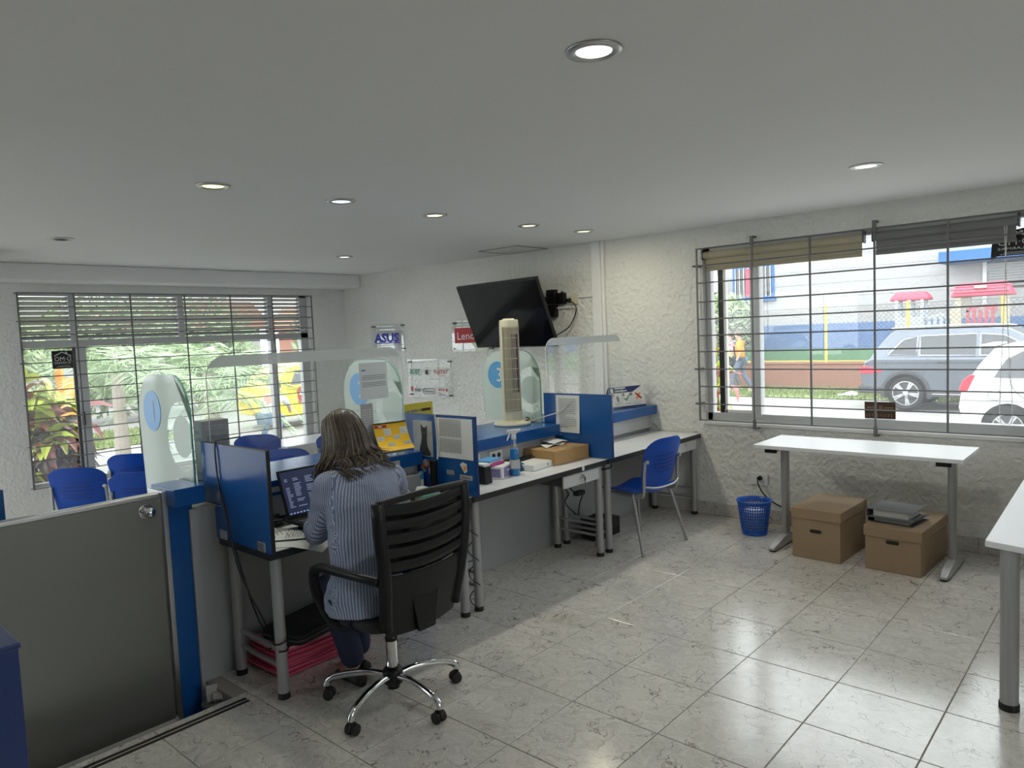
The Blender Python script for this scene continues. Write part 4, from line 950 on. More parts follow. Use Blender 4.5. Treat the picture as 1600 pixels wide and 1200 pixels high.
# ---------------------------------------------------------------- under the desks
fs = thing('pink_foam_stack', 'pile of folded pink foam sheets on the floor under the first desk', 'foam', (2.14, 3.5, 0))
for k in range(8):
    z = .004+.021*k; r = random.Random(k); ox, oy = r.uniform(-.02, .02), r.uniform(-.015, .015)
    MB().sheet(lambda u, v: (1.86+ox+.57*u, 3.36+oy+.31*v, z+.004*sin(8*u+k)*sin(5*v+k)), 10, 6, (0, 0, .018)).build('foam_sheet', 'pinktop' if k == 7 else 'pink', fs, bevel=.006)
lb_ = thing('black_case', 'black padded laptop case resting on the pink foam pile', 'case', (2.1, 3.45, .18))
Rb = Matrix.Rotation(radians(12), 3, 'Z')
MB().prism(rrect(.50, .30, .05), (2.13, 3.46, .186), Rb @ EX, Rb @ EY, (0, 0, .055)).build('case_body', 'mblack', lb_, bevel=.012, seg=3)
MB().tube([Vector((2.13, 3.46, .214)) + Rb @ Vector((x, y, 0)) for x, y in rrect(.506, .306, .05)+rrect(.506, .306, .05)[:1]], .004, 5).build('zip', 'dgrey', lb_)
def basket(name, lab, c, h, r0, r1, bagm=True, tilt=0):
    t = thing(name, lab, 'bin', (c[0], c[1], 0), 0, 'blue waste baskets')
    c = Vector((c[0], c[1], 0)); n = 40
    MB().lathe([(r0, .002), (r0+.001, .035), (r0-.003, .035), (r0-.004, .008), (.001, .008)], c, n, False).build('base_pan', 'bin', t, smooth=True)
    MB().lathe([(r1-.012, h-.035), (r1-.004, h-.03), (r1+.008, h-.005), (r1+.006, h+.002), (r1-.008, h), (r1-.012, h-.035)], c, n, False).build('rim', 'bin', t, smooth=True)
    mb = MB(); m = 9
    for k in range(n):
        a = 2*pi*k/n; p = c + Vector((cos(a)*r0, sin(a)*r0, .03)); q = c + Vector((cos(a)*(r1-.006), sin(a)*(r1-.006), h-.03))
        mb.tube([p, q], .0042, 4)
    for j in range(m):
        f = (j+.5)/m; z = .03+(h-.06)*f; r = r0+(r1-.006-r0)*f
        mb.lathe([(r-.003, z-.0035), (r+.003, z-.0035), (r+.003, z+.0035), (r-.003, z+.0035)], c, n, False)
    mb.build('lattice_wall', 'bin', t)['kind'] = 'stuff'
    if bagm:
        MB().lathe([(r0-.02, .03), (r0-.012, .09), (r0-.008, .17), (r0-.02, .20), (r0-.05, .22), (.01, .215)], c, 20, False).build('bin_bag', 'bag', t, smooth=True)
    return t
basket('waste_basket', 'blue perforated waste basket with a white bag beside the standing table', (5.72, 2.49), .285, .10, .135)
basket('waste_basket', 'blue waste basket on the floor half hidden under the office chair', (2.80, 3.42), .27, .105, .135, False)
bx = thing('computer_case', 'flat black computer case lying on the floor under the second desk', 'computer', (4.98, 3.52, 0))
MB().prism([(-.18, .0), (.18, 0), (.18, .13), (.02, .165), (-.18, .155)], (4.98, 3.45, .01), EX, EZ, (0, .15, 0)).build('housing', 'mblack', bx, bevel=.006)
MB().box(4.82, 3.44, 0, 5.14, 3.45, .05).build('front_grille', 'black', bx)
tag(MB().tube(spline([(4.62, 3.66, .70), (4.60, 3.62, .5), (4.62, 3.58, .42), (4.60, 3.6, .35), (4.66, 3.55, .25), (4.80, 3.5, .14)], 8), .005, 6).build('power_cable', 'cable', None), 'black cord dropping behind the third desk leg to the computer case', 'cable')
tag(MB().tube(spline([(4.625+.04*cos(a), 3.20+.04*sin(a), .64+.008*a) for a in [k*.8 for k in range(16)]], 3), .006, 5).build('cable_wrap', 'cable', None), 'thick wrap of black cable around the top of the third desk leg', 'cable')
pbk = thing('power_adapter', 'black power brick hanging on its cable behind the drawer of the second desk', 'adapter', (4.55, 3.5, .12))
MB().obox((4.55, 3.42, .46), (.10, .05, .035)).build('brick', 'mblack', pbk, bevel=.006)
MB().tube(spline([(4.50, 3.64, .74), (4.49, 3.55, .60), (4.50, 3.42, .465), (4.60, 3.42, .455), (4.63, 3.48, .34), (4.68, 3.52, .22), (4.82, 3.5, .12)], 8), .005, 6).build('lead', 'cable', pbk)
# ---------------------------------------------------------------- blue plastic chairs
def make_chair(lab):
    t = thing('plastic_chair', lab, 'chair', (0, 0, 0), 0, 'blue plastic chairs')
    # faces +Y; seat 0.45 high
    def seat(u, v):
        x = (u-.5)*.46*(1-.12*(v-.5)); y = -.21+.43*v
        return (x, y, .455 - .018*cos(pi*(u-.5)*1.6) - .02*max(0, (v-.8))*5*(v-.8)*5*.6 + .02*max(0, .15-v)/.15)
    MB().sheet(seat, 14, 12, (0, 0, -.009)).build('seat', 'chair', t, smooth=False, bevel=.003, seg=1)
    sl = MB()
    for k in range(6): sl.add([(-.15, -.12+.035*k, .4425), (.15, -.12+.035*k, .4425), (.15, -.108+.035*k, .4425), (-.15, -.108+.035*k, .4425)], [(0, 1, 2, 3)])
    def back(u, v):
        w = .47 - .06*(1-v) - (.05*max(0, v-.82)/.18)*(1 if True else 0)
        x = (u-.5)*w; z = .50+.37*v - .05*(abs(2*u-1)**4)*max(0, v-.75)/.25
        return (x, -.215 - .09*v + .045*(2*u-1)**2 , z)
    bk = MB().sheet(back, 16, 14, (0, -.008, .0)).build('backrest', 'chair', t, bevel=.003, seg=1)
    for k in range(5):
        v = .30+.085*k; hw = .30-.02*abs(k-2)
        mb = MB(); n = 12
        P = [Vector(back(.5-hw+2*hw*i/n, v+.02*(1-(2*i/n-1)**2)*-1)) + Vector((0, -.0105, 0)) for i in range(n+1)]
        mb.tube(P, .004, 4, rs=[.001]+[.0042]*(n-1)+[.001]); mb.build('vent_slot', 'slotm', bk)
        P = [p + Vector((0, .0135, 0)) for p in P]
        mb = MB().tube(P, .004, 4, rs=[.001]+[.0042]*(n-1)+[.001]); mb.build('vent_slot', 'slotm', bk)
    for s in (-1, 1):
        MB().tube(spline([(s*.285, .20, .0), (s*.235, .195, .40), (s*.20, .17, .428), (s*.18, .02, .43)], 6), .0125, 8).build('leg', 'leg', t, smooth=True)
        MB().tube(spline([(s*.285, -.25, .0), (s*.235, -.14, .40), (s*.20, -.10, .428), (s*.18, .03, .43)], 6), .0125, 8).build('leg', 'leg', t, smooth=True)
        MB().tube(spline([(s*.19, .05, .428), (s*.205, -.15, .425), (s*.215, -.215, .45), (s*.215, -.225, .58), (s*.21, -.235, .70)], 6), .0115, 8).build('back_tube', 'leg', t, smooth=True)
        MB().cyl((s*.21, -.262, .70), (s*.21, -.245, .70), .014, n=12).build('cap_screw', 'leg', t)
    MB().tube([(-.20, .17, .425), (.20, .17, .425)], .010, 8).tube([(-.20, -.10, .425), (.20, -.10, .425)], .010, 8).build('cross_tube', 'leg', t)
    MB().tube(spline([(-.215, -.23, .51), (-.10, -.262, .49), (.10, -.262, .49), (.215, -.23, .51)], 6), .009, 8).build('lower_tube', 'leg', t, smooth=True)
    return t
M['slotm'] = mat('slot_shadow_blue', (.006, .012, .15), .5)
ch0 = make_chair('blue plastic chair with grey tube legs at the empty white desk')
def put_chair(x, y, rz, lab, sc=1., z=ZL):
    c = copy_tree(ch0); move(c, (x, y, z), rz, sc); c['label'] = lab; return c
put_chair(2.26, 7.20, radians(-42), 'leftmost blue chair in the waiting area, back edge-on above the gate', 1.06)
put_chair(2.50, 6.55, radians(-38), 'blue chair behind the numeral one glass panel, nearest the gate', 1.04)
put_chair(2.90, 7.70, radians(-42), 'blue chair farther back between the leftmost chair and the glass panel', 1.04)
put_chair(4.12, 7.55, radians(-36), 'blue chair in the waiting area behind the printed carton', 1.08)
put_chair(3.95, 6.70, radians(-36), 'blue chair low behind the left privacy panel, only its top showing', 1.0)
put_chair(4.75, 6.95, radians(-36), 'blue chair beside the small white table in the waiting area', 1.05)
move(ch0, (4.97, 3.14, 0), radians(-5), 1.03)
wt = thing('side_table', 'small white table by the left window in the waiting area', 'table', (4.85, 7.85, ZL))
MB().box(4.33, 7.35, .545, 5.35, 8.0, .57).build('tabletop', 'lam', wt, bevel=.004)
for x, y in ((4.5, 7.5), (5.2, 7.5), (4.5, 7.9), (5.2, 7.9)): MB().cyl((x, y, ZL), (x, y, .545), .028, n=14).build('leg', 'leg', wt)

M['netting'] = glass_mat('black_netting', (.75, .75, .75), .72, (.012, .012, .012), ior=1.05)
# ---------------------------------------------------------------- office chair
oc = thing('office_chair', 'black mesh-slat office chair with chrome star base under the woman', 'chair', (2.10, 2.74, 0), radians(2))
Wo = WM[oc.name]
def ox(mb): mb.v = [tuple(Wo @ Vector(p)) for p in mb.v]; return mb
ang0 = radians(-165)
for k in range(5):
    a = ang0 + k*2*pi/5; d = Vector((cos(a), sin(a), 0))
    pts = [d*.03+EZ*.125, d*.12+EZ*.138, d*.24+EZ*.125, d*.318+EZ*.10, d*.338+EZ*.066]
    arm = ox(MB().tube(spline(pts, 5), .016, 10, flat=1.25)).build('base_arm', 'chrome', oc, smooth=True)
    q = d*.338; tn = Vector((-d.y, d.x, 0)); cs = MB()
    for s in (-1, 1): cs.cyl(q+tn*s*.008+EZ*.026-d*.012, q+tn*s*.028+EZ*.026-d*.012, .026, n=16)
    ox(cs).build('caster', 'rubber', oc, bevel=.004)
    ox(MB().cyl(q+EZ*.026, q+EZ*.075, .008, n=8).prism(arc(0, 0, .03, 0, pi, 8), q-d*.012+EZ*.026-tn*.006, d, EZ, tn*.012)).build('caster_hood', 'rubber', oc)
ox(MB().lathe([(.03, .08), (.045, .09), (.05, .15), (.034, .17)], (0, 0, 0), 18)).build('hub', 'black', oc, smooth=True)
ox(MB().cyl((0, 0, .165), (0, 0, .30), .026, n=18)).build('gas_lift_sleeve', 'chrome', oc)
ox(MB().cyl((0, 0, .30), (0, 0, .315), .03, n=18).cyl((0, 0, .065), (0, 0, .08), .03, n=18)).build('lift_collar', 'black', oc)
ox(MB().cyl((0, 0, .315), (0, 0, .42), .015, n=14)).build('lift_rod', 'chrome', oc)
ox(MB().box(-.11, -.12, .405, .11, .10, .43)).build('seat_plate', 'black', oc, bevel=.006)
lv = ox(MB().tube([(.10, .0, .415), (.26, .0, .41)], .007, 8)).build('height_lever', 'black', oc)
ox(MB().obox((.29, 0, .408), (.07, .03, .02))).build('lever_paddle', 'dgrey', lv, bevel=.005)
rings = []
for z, s in ((.43, .86), (.445, .98), (.475, 1.0), (.495, .95), (.50, .80)):
    rings.append([Vector((x*s, y*s+.02, z - .025*max(0, y-.1))) for x, y in rrect(.50, .47, .12, 6)])
ox(MB().loft(rings)).build('seat', 'mblack', oc, smooth=True)
def bk(x, z):
    """backrest surface: y for a height, slight wrap"""
    v = (z-.50)/.55
    return -.245 - .05*v - .07*sin(pi*min(max(v, 0), 1))*.35 + .32*x*x
def hw(z): v = (z-.50)/.55; return .215+.045*min(1, v*1.3)
fr = MB()
for s in (-1, 1):
    pts = [(s*hw(z), bk(hw(z), z), z) for z in [.47+.058*i for i in range(11)]]
    fr.tube(pts, .02, 8, flat=1.5)
top = [(hw(1.045)*(-1+.1*i), bk(hw(1.045)*(-1+.1*i), 1.045), 1.045+.012*sin(pi*i/20)) for i in range(21)]
fr.tube(top, .016, 8)
bf = ox(fr).build('back_frame', 'black', oc, smooth=True)
def slat(z0, z1, nm, inset=0.):
    def f(u, v):
        z = z0+(z1-z0)*v - .02*(1-(2*u-1)**2); w = hw(z)-inset; x = w*(2*u-1)
        return (x, bk(x, z) - .006*sin(pi*v), z)
    return ox(MB().sheet(f, 16, 3, (0, .012, 0))).build(nm, 'black', oc, bevel=.003, seg=1)
for z0, z1 in ((.995, 1.045), (.932, .975), (.870, .913), (.808, .851), (.746, .789)): slat(z0, z1, 'back_slat')
slat(.44, .727, 'lower_back_panel')
ox(MB().sheet(lambda u, v: ((2*u-1)*(hw(.73+.3*v)-.01), bk((2*u-1)*hw(.73+.3*v), .73+.3*v)+.014, .73+.3*v - .02*(1-(2*u-1)**2)), 14, 6, (0, .002, 0))).build('back_mesh', 'netting', oc)
ox(MB().box(-.045, -.27, .42, .045, .0, .44).prism([(-.05, .42), (.05, .42), (.09, .62), (-.09, .62)], (0, -.268, 0), EX, EZ, (0, .02, 0))).build('back_bracket', 'black', oc, bevel=.006)
for s in (-1, 1):
    pts = spline([(s*.25, -.24, .70), (s*.275, -.16, .712), (s*.285, .02, .715), (s*.285, .13, .71), (s*.283, .185, .67), (s*.275, .175, .56), (s*.26, .10, .46), (s*.20, .04, .425)], 6)
    ox(MB().tube(pts, .021, 8, flat=1.25)).build('armrest', 'black', oc, smooth=True)

# ---------------------------------------------------------------- the seated woman
pw = thing('person', 'seated person with long brown hair, blue striped shirt and dark trousers at the laptop', 'person', (2.02, 2.78, 0))
def skin_mesh(name, verts, edges, radii, m, parent, sub=1, root=0):
    W = WM[parent.name] if parent else Matrix.Identity(4); I = W.inverted()
    me = bpy.data.meshes.new(name); me.from_pydata([I @ Vector(v) for v in verts], edges, [])
    me.materials.append(M[m])
    o = bpy.data.objects.new(name, me); C.objects.link(o)
    if parent: o.parent = parent
    WM[o.name] = W
    o.modifiers.new('skin', 'SKIN').use_smooth_shade = True
    for i, r in enumerate(radii):
        r = r if isinstance(r, tuple) else (r, r); me.skin_vertices[0].data[i].radius = r
        me.skin_vertices[0].data[i].use_root = (i == root)
    q = o.modifiers.new('sub', 'SUBSURF'); q.levels = sub; q.render_levels = sub
    return o
def freeze(o):
    """apply the modifiers (the result is an ordinary mesh)"""
    dg = bpy.context.evaluated_depsgraph_get(); me = bpy.data.meshes.new_from_object(o.evaluated_get(dg))
    o.modifiers.clear(); old = o.data; o.data = me; bpy.data.meshes.remove(old); return o
PV = dict(pel=(1.99, 2.75, .565), waist=(2.02, 2.80, .72), chest=(2.10, 2.89, .93), up=(2.13, 2.95, 1.06), neck=(2.135, 3.02, 1.14), head0=(2.14, 3.07, 1.20), head=(2.14, 3.09, 1.285),
    ls=(1.945, 2.965, 1.055), le=(1.925, 3.03, .825), lw=(2.02, 3.25, .80), lh=(2.07, 3.31, .805), rs=(2.325, 2.95, 1.03), re=(2.44, 3.04, .83), rw=(2.32, 3.24, .80), rh=(2.28, 3.31, .805),
    lhip=(1.945, 2.79, .525), lk=(2.02, 3.14, .535), la=(2.085, 3.02, .10), lt=(2.09, 3.16, .04), rhip=(2.09, 2.79, .525), rk=(2.19, 3.19, .535), ra=(2.19, 3.12, .10), rt=(2.2, 3.27, .04), lm=(2.055, 3.08, .32), rm=(2.19, 3.155, .32))
keys = list(PV); ix = {k: i for i, k in enumerate(keys)}
ed = [('pel', 'waist'), ('waist', 'chest'), ('chest', 'up'), ('up', 'neck'), ('neck', 'head0'), ('head0', 'head'), ('up', 'ls'), ('ls', 'le'), ('le', 'lw'), ('lw', 'lh'), ('up', 'rs'), ('rs', 're'), ('re', 'rw'), ('rw', 'rh'),
      ('pel', 'lhip'), ('lhip', 'lk'), ('lk', 'lm'), ('lm', 'la'), ('la', 'lt'), ('pel', 'rhip'), ('rhip', 'rk'), ('rk', 'rm'), ('rm', 'ra'), ('ra', 'rt')]
rad = dict(pel=(.13, .10), waist=(.125, .095), chest=(.135, .095), up=(.11, .08), neck=.05, head0=.062, head=.085, ls=.055, le=.040, lw=.026, lh=.02, rs=.055, re=.040, rw=.026, rh=.02,
      lhip=.085, lk=.058, la=.036, lt=.025, rhip=.085, rk=.058, ra=.036, rt=.025, lm=.05, rm=.05)
body = skin_mesh('body', [PV[k] for k in keys], [(ix[a], ix[b]) for a, b in ed], [rad[k] for k in keys], 'skin', pw, 2)
# head with face (looking at the laptop), ears
fd = Vector((-.05, .93, -.38)).normalized(); fr_ = Vector((1, .05, 0)); fr_ = (fr_ - fd*fr_.dot(fd)).normalized(); fu = fr_.cross(fd)
hc = Vector((2.14, 3.095, 1.275)); Rh = Matrix((fr_, fd, fu)).transposed()
hd = MB().ball(hc, (.074, .092, .108), 20, 14, Rh).ball(hc+fd*.045-fu*.055, (.05, .045, .05), 14, 10, Rh)
hd.ball(hc+fd*.098-fu*.012, (.012, .018, .022), 10, 8, Rh)
for s in (-1, 1): hd.ball(hc+fr_*s*.076-fu*.005, (.010, .02, .03), 8, 6, Rh)
hd.build('head', 'skin', pw, smooth=True)
for s in (-1, 1):
    e = MB().ball(hc+fd*.080+fr_*s*.032+fu*.008, .013, 10, 8, Rh).build('eye', 'paper', pw, smooth=True)
    MB().ball(hc+fd*.0905+fr_*s*.032+fu*.006, .0058, 8, 6, Rh).build('iris', 'brown', e)
    MB().tube([hc+fd*.088+fr_*s*(.018+.014*k)+fu*(.030+.004*sin(k*1.5)) for k in range(3)], .004, 5).build('eyebrow', 'hair', pw)
MB().ball(hc+fd*.090-fu*.052, (.024, .008, .007), 10, 6, Rh).build('mouth', 'maroon', pw)
# hands: palm, four fingers and a thumb each
for s, wr, hn in ((1, 'lw', 'lh'), (-1, 'rw', 'rh')):
    w0 = Vector(PV[wr]); d = (Vector(PV[hn])-w0).normalized(); side = d.cross(EZ).normalized()*s
    vs, es, rs = [w0, w0+d*.045, w0+d*.085], [(0, 1), (1, 2)], [.024, (.032, .014), (.034, .012)]
    for k, (ln, of) in enumerate(((.070, .027), (.080, .009), (.074, -.009), (.058, -.026))):
        b = w0+d*.085+side*of; i0 = len(vs)
        vs += [b, b+d*ln*.45+EZ*.006, b+d*ln*.75-EZ*.006, b+d*ln-EZ*.02]; rs += [.010, .009, .0085, .007]
        es += [(2, i0), (i0, i0+1), (i0+1, i0+2), (i0+2, i0+3)]
    i0 = len(vs); b = w0+d*.03+side*.03
    vs += [b, b+d*.03+side*.022, b+d*.055+side*.025-EZ*.008]; rs += [.012, .010, .008]; es += [(1, i0), (i0, i0+1), (i0+1, i0+2)]
    skin_mesh('hand', vs, es, rs, 'skin', pw, 1)
# shirt: lofted torso and sleeves fused by a voxel remesh, with folds
def ell(c, rx, ry, ax, tilt, n=28):
    c = Vector(c); ax = Vector(ax).normalized(); r = Vector((1, 0, 0)); r = (r - ax*r.dot(ax)).normalized(); r = Matrix.Rotation(tilt, 3, ax) @ r; b = ax.cross(r)
    return [c + r*rx*cos(2*pi*k/n) + b*ry*sin(2*pi*k/n)*(1.0 if sin(2*pi*k/n) > 0 else 1.02) for k in range(n)]
sm = MB()
T = [((1.985, 2.76, .50), .205, .176, (0, 0, 1)), ((1.99, 2.77, .57), .20, .172, (.05, .1, 1)), ((2.00, 2.775, .66), .172, .132, (.1, .15, 1)), ((2.02, 2.80, .74), .175, .128, (.2, .25, 1)), ((2.055, 2.835, .83), .185, .128, (.25, .3, 1)),
     ((2.09, 2.875, .92), .200, .128, (.2, .38, 1)), ((2.115, 2.915, 1.0), .205, .120, (.1, .45, 1)), ((2.13, 2.95, 1.065), .185, .105, (0, .5, 1)), ((2.135, 2.985, 1.115), .125, .085, (0, .6, 1)), ((2.138, 3.01, 1.14), .07, .065, (0, .6, 1))]
sm.loft([ell(c, a, b, x, 0) for c, a, b, x in T])
for q in ('l', 'r'):
    s_, e_, w_ = Vector(PV[q+'s']), Vector(PV[q+'e']), Vector(PV[q+'w'])
    o = (s_-Vector(PV['up'])).normalized()
    pts = spline([s_-o*.05, s_+o*.01-EZ*.01, s_.lerp(e_, .5), e_+(e_-s_).normalized()*.005, e_.lerp(w_, .3), e_.lerp(w_, .6), e_.lerp(w_, .88)], 4)
    n = len(pts); rs = []
    for i in range(n):
        f = i/(n-1); rs.append((.072 if f < .2 else .066 if f < .45 else .058 if f < .75 else .047) + .006*sin(i*2.3))
    sm.tube(pts, .06, 14, rs=rs)
    sm.ball(s_-EZ*.005, (.078, .076, .07), 14, 10)
sh = sm.build('shirt', 'shirt', pw)
rm = sh.modifiers.new('remesh', 'REMESH'); rm.mode = 'VOXEL'; rm.voxel_size = .011; rm.use_smooth_shade = True
sg = sh.modifiers.new('smooth', 'SMOOTH'); sg.factor = .6; sg.iterations = 9
tx = bpy.data.textures.new('folds', 'CLOUDS'); tx.noise_scale = .09; tx.noise_depth = 2
dp = sh.modifiers.new('folds', 'DISPLACE'); dp.texture = tx; dp.strength = .022; dp.mid_level = .5
col = MB().loft([ell((2.136, 2.995, 1.125), .088, .078, (0, .5, 1), 0), ell((2.137, 3.005, 1.155), .074, .070, (0, .5, 1), 0), ell((2.137, 3.005, 1.150), .062, .060, (0, .5, 1), 0), ell((2.136, 2.995, 1.12), .07, .062, (0, .5, 1), 0)])
col.build('collar', 'shirt', pw, smooth=True)
# trousers, shoes
tv = ['pel', 'lhip', 'lk', 'lm', 'la', 'rhip', 'rk', 'rm', 'ra']; ti = {k: i for i, k in enumerate(tv)}
def tr(k):
    p = Vector(PV[k]); return tuple(p + (Vector((0, 0, -.02)) if k in ('la', 'ra') else Vector((0, 0, 0))))
skin_mesh('trousers', [tr(k) for k in tv], [(ti[a], ti[b]) for a, b in (('pel', 'lhip'), ('lhip', 'lk'), ('lk', 'lm'), ('lm', 'la'), ('pel', 'rhip'), ('rhip', 'rk'), ('rk', 'rm'), ('rm', 'ra'))],
    [(.14, .11), .088, .076, .070, .064, .088, .076, .070, .064], 'denim', pw, 2)
for a, b in (('la', 'lt'), ('ra', 'rt')):
    p, q = Vector(PV[a]), Vector(PV[b]); d = Vector((q.x-p.x, q.y-p.y, 0)).normalized(); s = Vector((d.y, -d.x, 0))
    rg = []
    for t, w, h in ((-.055, .022, .05), (-.04, .034, .062), (.03, .036, .06), (.09, .042, .045), (.15, .036, .035), (.175, .018, .025)):
        c = Vector((p.x, p.y, .002)) + d*t
        rg.append([c + s*w*cos(k*2*pi/12) + EZ*(h*.5 + h*.5*sin(k*2*pi/12)) for k in range(12)])
    MB().loft(rg).build('shoe', 'rubber', pw, smooth=True)
MB().loft([ell((1.975, 2.745, .515), .160, .128, (0, 0, 1), 0), ell((1.972, 2.743, .497), .158, .126, (0, 0, 1), 0)]).build('undershirt_hem', 'tan', pw)
# hair: shell and strands
hb = MB().ball(hc+fu*.012-fd*.012, (.092, .108, .112), 22, 14, Rh)
hb.v = [v for v in hb.v]
hair = hb.build('hair', 'hair', pw, smooth=True)
st_ = [MB(), MB()]
rn = random.Random(11)
crown = hc + fu*.118 - fd*.01
for k in range(620):
    a = rn.uniform(0, 2*pi)
    # direction around the head: avoid the face
    dx, dy = cos(a), sin(a)              # dx along fr_, dy along fd
    if dy > .45: continue
    rr_ = rn.uniform(.97, 1.13)
    p0 = crown + fr_*.028*dx*rn.random() + fd*.028*dy*rn.random() + fu*rn.uniform(-.004, .006)
    p1 = hc + (fr_*.070*dx + fd*.080*dy)*rr_ + fu*.078*rr_
    p2 = hc + (fr_*.098*dx + fd*.112*dy)*rr_ - fu*.015
    ln = rn.uniform(.05, .15)
    out = Vector((dx, 0, 0))*rn.uniform(.0, .035) + Vector((0, -1, 0))*max(0, -dy)*.015
    p3 = Vector((p2.x + dx*.012, p2.y - .02 + dy*.004, p2.z-.075)) + out*.5
    p4 = Vector((p3.x + dx*.02 + .015*rn.uniform(-1, 1), p3.y - .015, p3.z - ln*.55)) + out
    p5 = Vector((p4.x + .03*rn.uniform(-1, 1) + (.05 if dx > .2 else .0), p4.y + .01*rn.uniform(-1, 1), p4.z - ln*.35))
    P = spline([p0, p1, p2, p3, p4, p5], 3)
    # keep strands outside the shirt's back
    Q = []
    for p in P:
        for c, rx, ry, _ in T[5:9]:
            c = Vector(c)
            if abs(p.z-c.z) < .05:
                e = ((p.x-c.x)/(rx+.012))**2 + ((p.y-c.y)/(ry+.025))**2
                if e < 1: p = Vector((p.x, c.y-(ry+.025)*math.sqrt(max(0, 1-((p.x-c.x)/(rx+.012))**2)), p.z))
        Q.append(p)
    n = len(Q); w = rn.uniform(.0032, .0058)
    st_[1 if rn.random() < .28 else 0].tube(Q, w, 4, rs=[w*(.6+.4*min(1, 4*i/n)) if i < n*.7 else w*max(.12, (n-1-i)/(n*.3)) for i in range(n)])
for i, mb in enumerate(st_):
    o = mb.build('hair_strands', 'hair2' if i else 'hair', hair, smooth=True); o['kind'] = 'stuff'
# ---------------------------------------------------------------- standing tables, boxes, binders on the right
def standing_table(lab, x0, x1, y0, y1, h, feet=True):
    t = thing('standing_table', lab, 'table', ((x0+x1)/2, (y0+y1)/2, 0), 0)
    B(x0, y0, h-.028, x1, y1, h).build('tabletop', 'lam', t, bevel=.003)
    for y in (y0+.115, y1-.13):
        l = MB().prism(rrect(.075, .05, .018, 4), (x0+.30 if x1-x0 > .5 else x0+.2, y, .07), EX, EY, (0, 0, h-.10)).build('leg', 'leg', t)
        ft = MB()
        xs = [x0+.0, x0+.06, x0+.22, x0+.36, x0+.50, x0+.56]
        rg = []
        for x, hh, w in zip(xs, (.03, .05, .085, .085, .05, .03), (.026, .034, .034, .034, .034, .026)):
            rg.append([Vector((x, y-w, .012)), Vector((x, y+w, .012)), Vector((x, y+w*.8, hh)), Vector((x, y-w*.8, hh))])
        ft.loft(rg).build('foot', 'leg', t, bevel=.008)
        MB().cyl((x0+.03, y, 0), (x0+.03, y, .014), .022, n=12).cyl((x0+.53, y, 0), (x0+.53, y, .014), .022, n=12).build('glide', 'rubber', t)
        B(x0+.03, y-.03, h-.055, x1-.03, y+.03, h-.028).build('top_bracket', 'leg', t, bevel=.003)
        B(x0+.015, y-.045, h-.058, x0+.035, y+.045, h-.03).build('end_cap', 'black', t, bevel=.003)
    return t
sd = standing_table('white standing table with grey T-legs under the right window', 5.30, 5.86, .92, 2.31, .82)
rd = thing('white_table', 'white table with a round grey leg cut off by the right edge', 'table', (4.6, .2, 0))
MB().prism([(3.70, .56), (5.60, .60), (5.60, -.4), (3.45, -.4)], (0, 0, .722), EX, EY, (0, 0, .028)).build('tabletop', 'lam', rd, bevel=.003)
l = MB().cyl((3.72, .47, .02), (3.72, .47, .722), .036, n=20).build('leg', 'leg', rd)
MB().cyl((3.72, .47, 0), (3.72, .47, .03), .04, n=16).build('leg_foot', 'rubber', l)
for x, y in ((5.45, .45), (3.72, -.3), (5.45, -.3)): MB().cyl((x, y, 0), (x, y, .722), .036, n=14).build('leg', 'leg', rd)

def archive_box(lab, x0, x1, y0, y1, h, rz, lid=True):
    t = thing('archive_box', lab, 'box', ((x0+x1)/2, (y0+y1)/2, 0), rz, 'cardboard archive boxes under the standing table')
    W = WM[t.name]; w, d = x1-x0, y1-y0
    def lb(mb): mb.v = [tuple(W @ Vector(p)) for p in mb.v]; return mb
    lb(MB().box(-w/2, -d/2, .001, w/2, d/2, h-.02)).build('box_body', 'card', t, bevel=.003)
    lb(MB().box(-w/2-.008, -d/2-.008, h-.075, w/2+.008, d/2+.008, h)).build('lid', 'card', t, bevel=.004)
    hh = [(x, y) for x, y in rrect(.085, .026, .012, 4)]
    lb(MB().prism(hh, (-w/2-.0015, -.0, h-.16 if lid else h-.10), -EY, EZ, (.002, 0, 0))).build('hand_hole', 'mblack', t)
    return t
archive_box('brown cardboard archive box with a black hand hole, left of the two', 5.30, 5.84, 1.665, 2.01, .372, radians(-2))
b2 = archive_box('brown cardboard archive box with two grey binders on its lid', 5.31, 5.93, 1.145, 1.50, .31, radians(-3), False)
def binder(lab, c, rz, th, m):
    t = thing('ring_binder', lab, 'binder', c, rz, 'ring binders on the archive box')
    W = WM[t.name]
    def lb(x0, y0, z0, x1, y1, z1, nm, mm, bev=.0015):
        mb = B(x0, y0, z0, x1, y1, z1); mb.v = [tuple(W @ Vector(p)) for p in mb.v]; return mb.build(nm, mm, t, bevel=bev)
    lb(-.145, -.15, .0, .145, .15, .004, 'back_cover', m); lb(-.145, -.15, th-.004, .145, .15, th, 'front_cover', m); lb(-.145, .146, .0, .145, .15, th, 'spine', m)
    lb(-.125, -.12, .006, .12, .11, th-.008, 'paper_block', 'paper')
    for k in range(4): lb(-.127, -.118, .01+(th-.02)*k/4, -.125, .108, .012+(th-.02)*k/4, 'paper_edge', 'lgrey', 0)
binder('clear grey binder lying flat on the archive box, lower of the pair', (5.55, 1.36, .312), radians(-8), .035, 'dgrey')
binder('dark grey binder full of papers, upper of the pair on the archive box', (5.54, 1.37, .348), radians(-5), .06, 'bindergrey')
wo = thing('wall_outlet', 'white wall socket with a black plug beside the waste basket', 'outlet', (6.09, 2.60, .38))
B(6.085, 2.525, .325, 6.10, 2.685, .435).build('face_plate', 'white', wo, bevel=.004)
MB().cyl((6.086, 2.59, .39), (6.05, 2.59, .39), .022, .017, n=16).build('plug', 'black', wo)
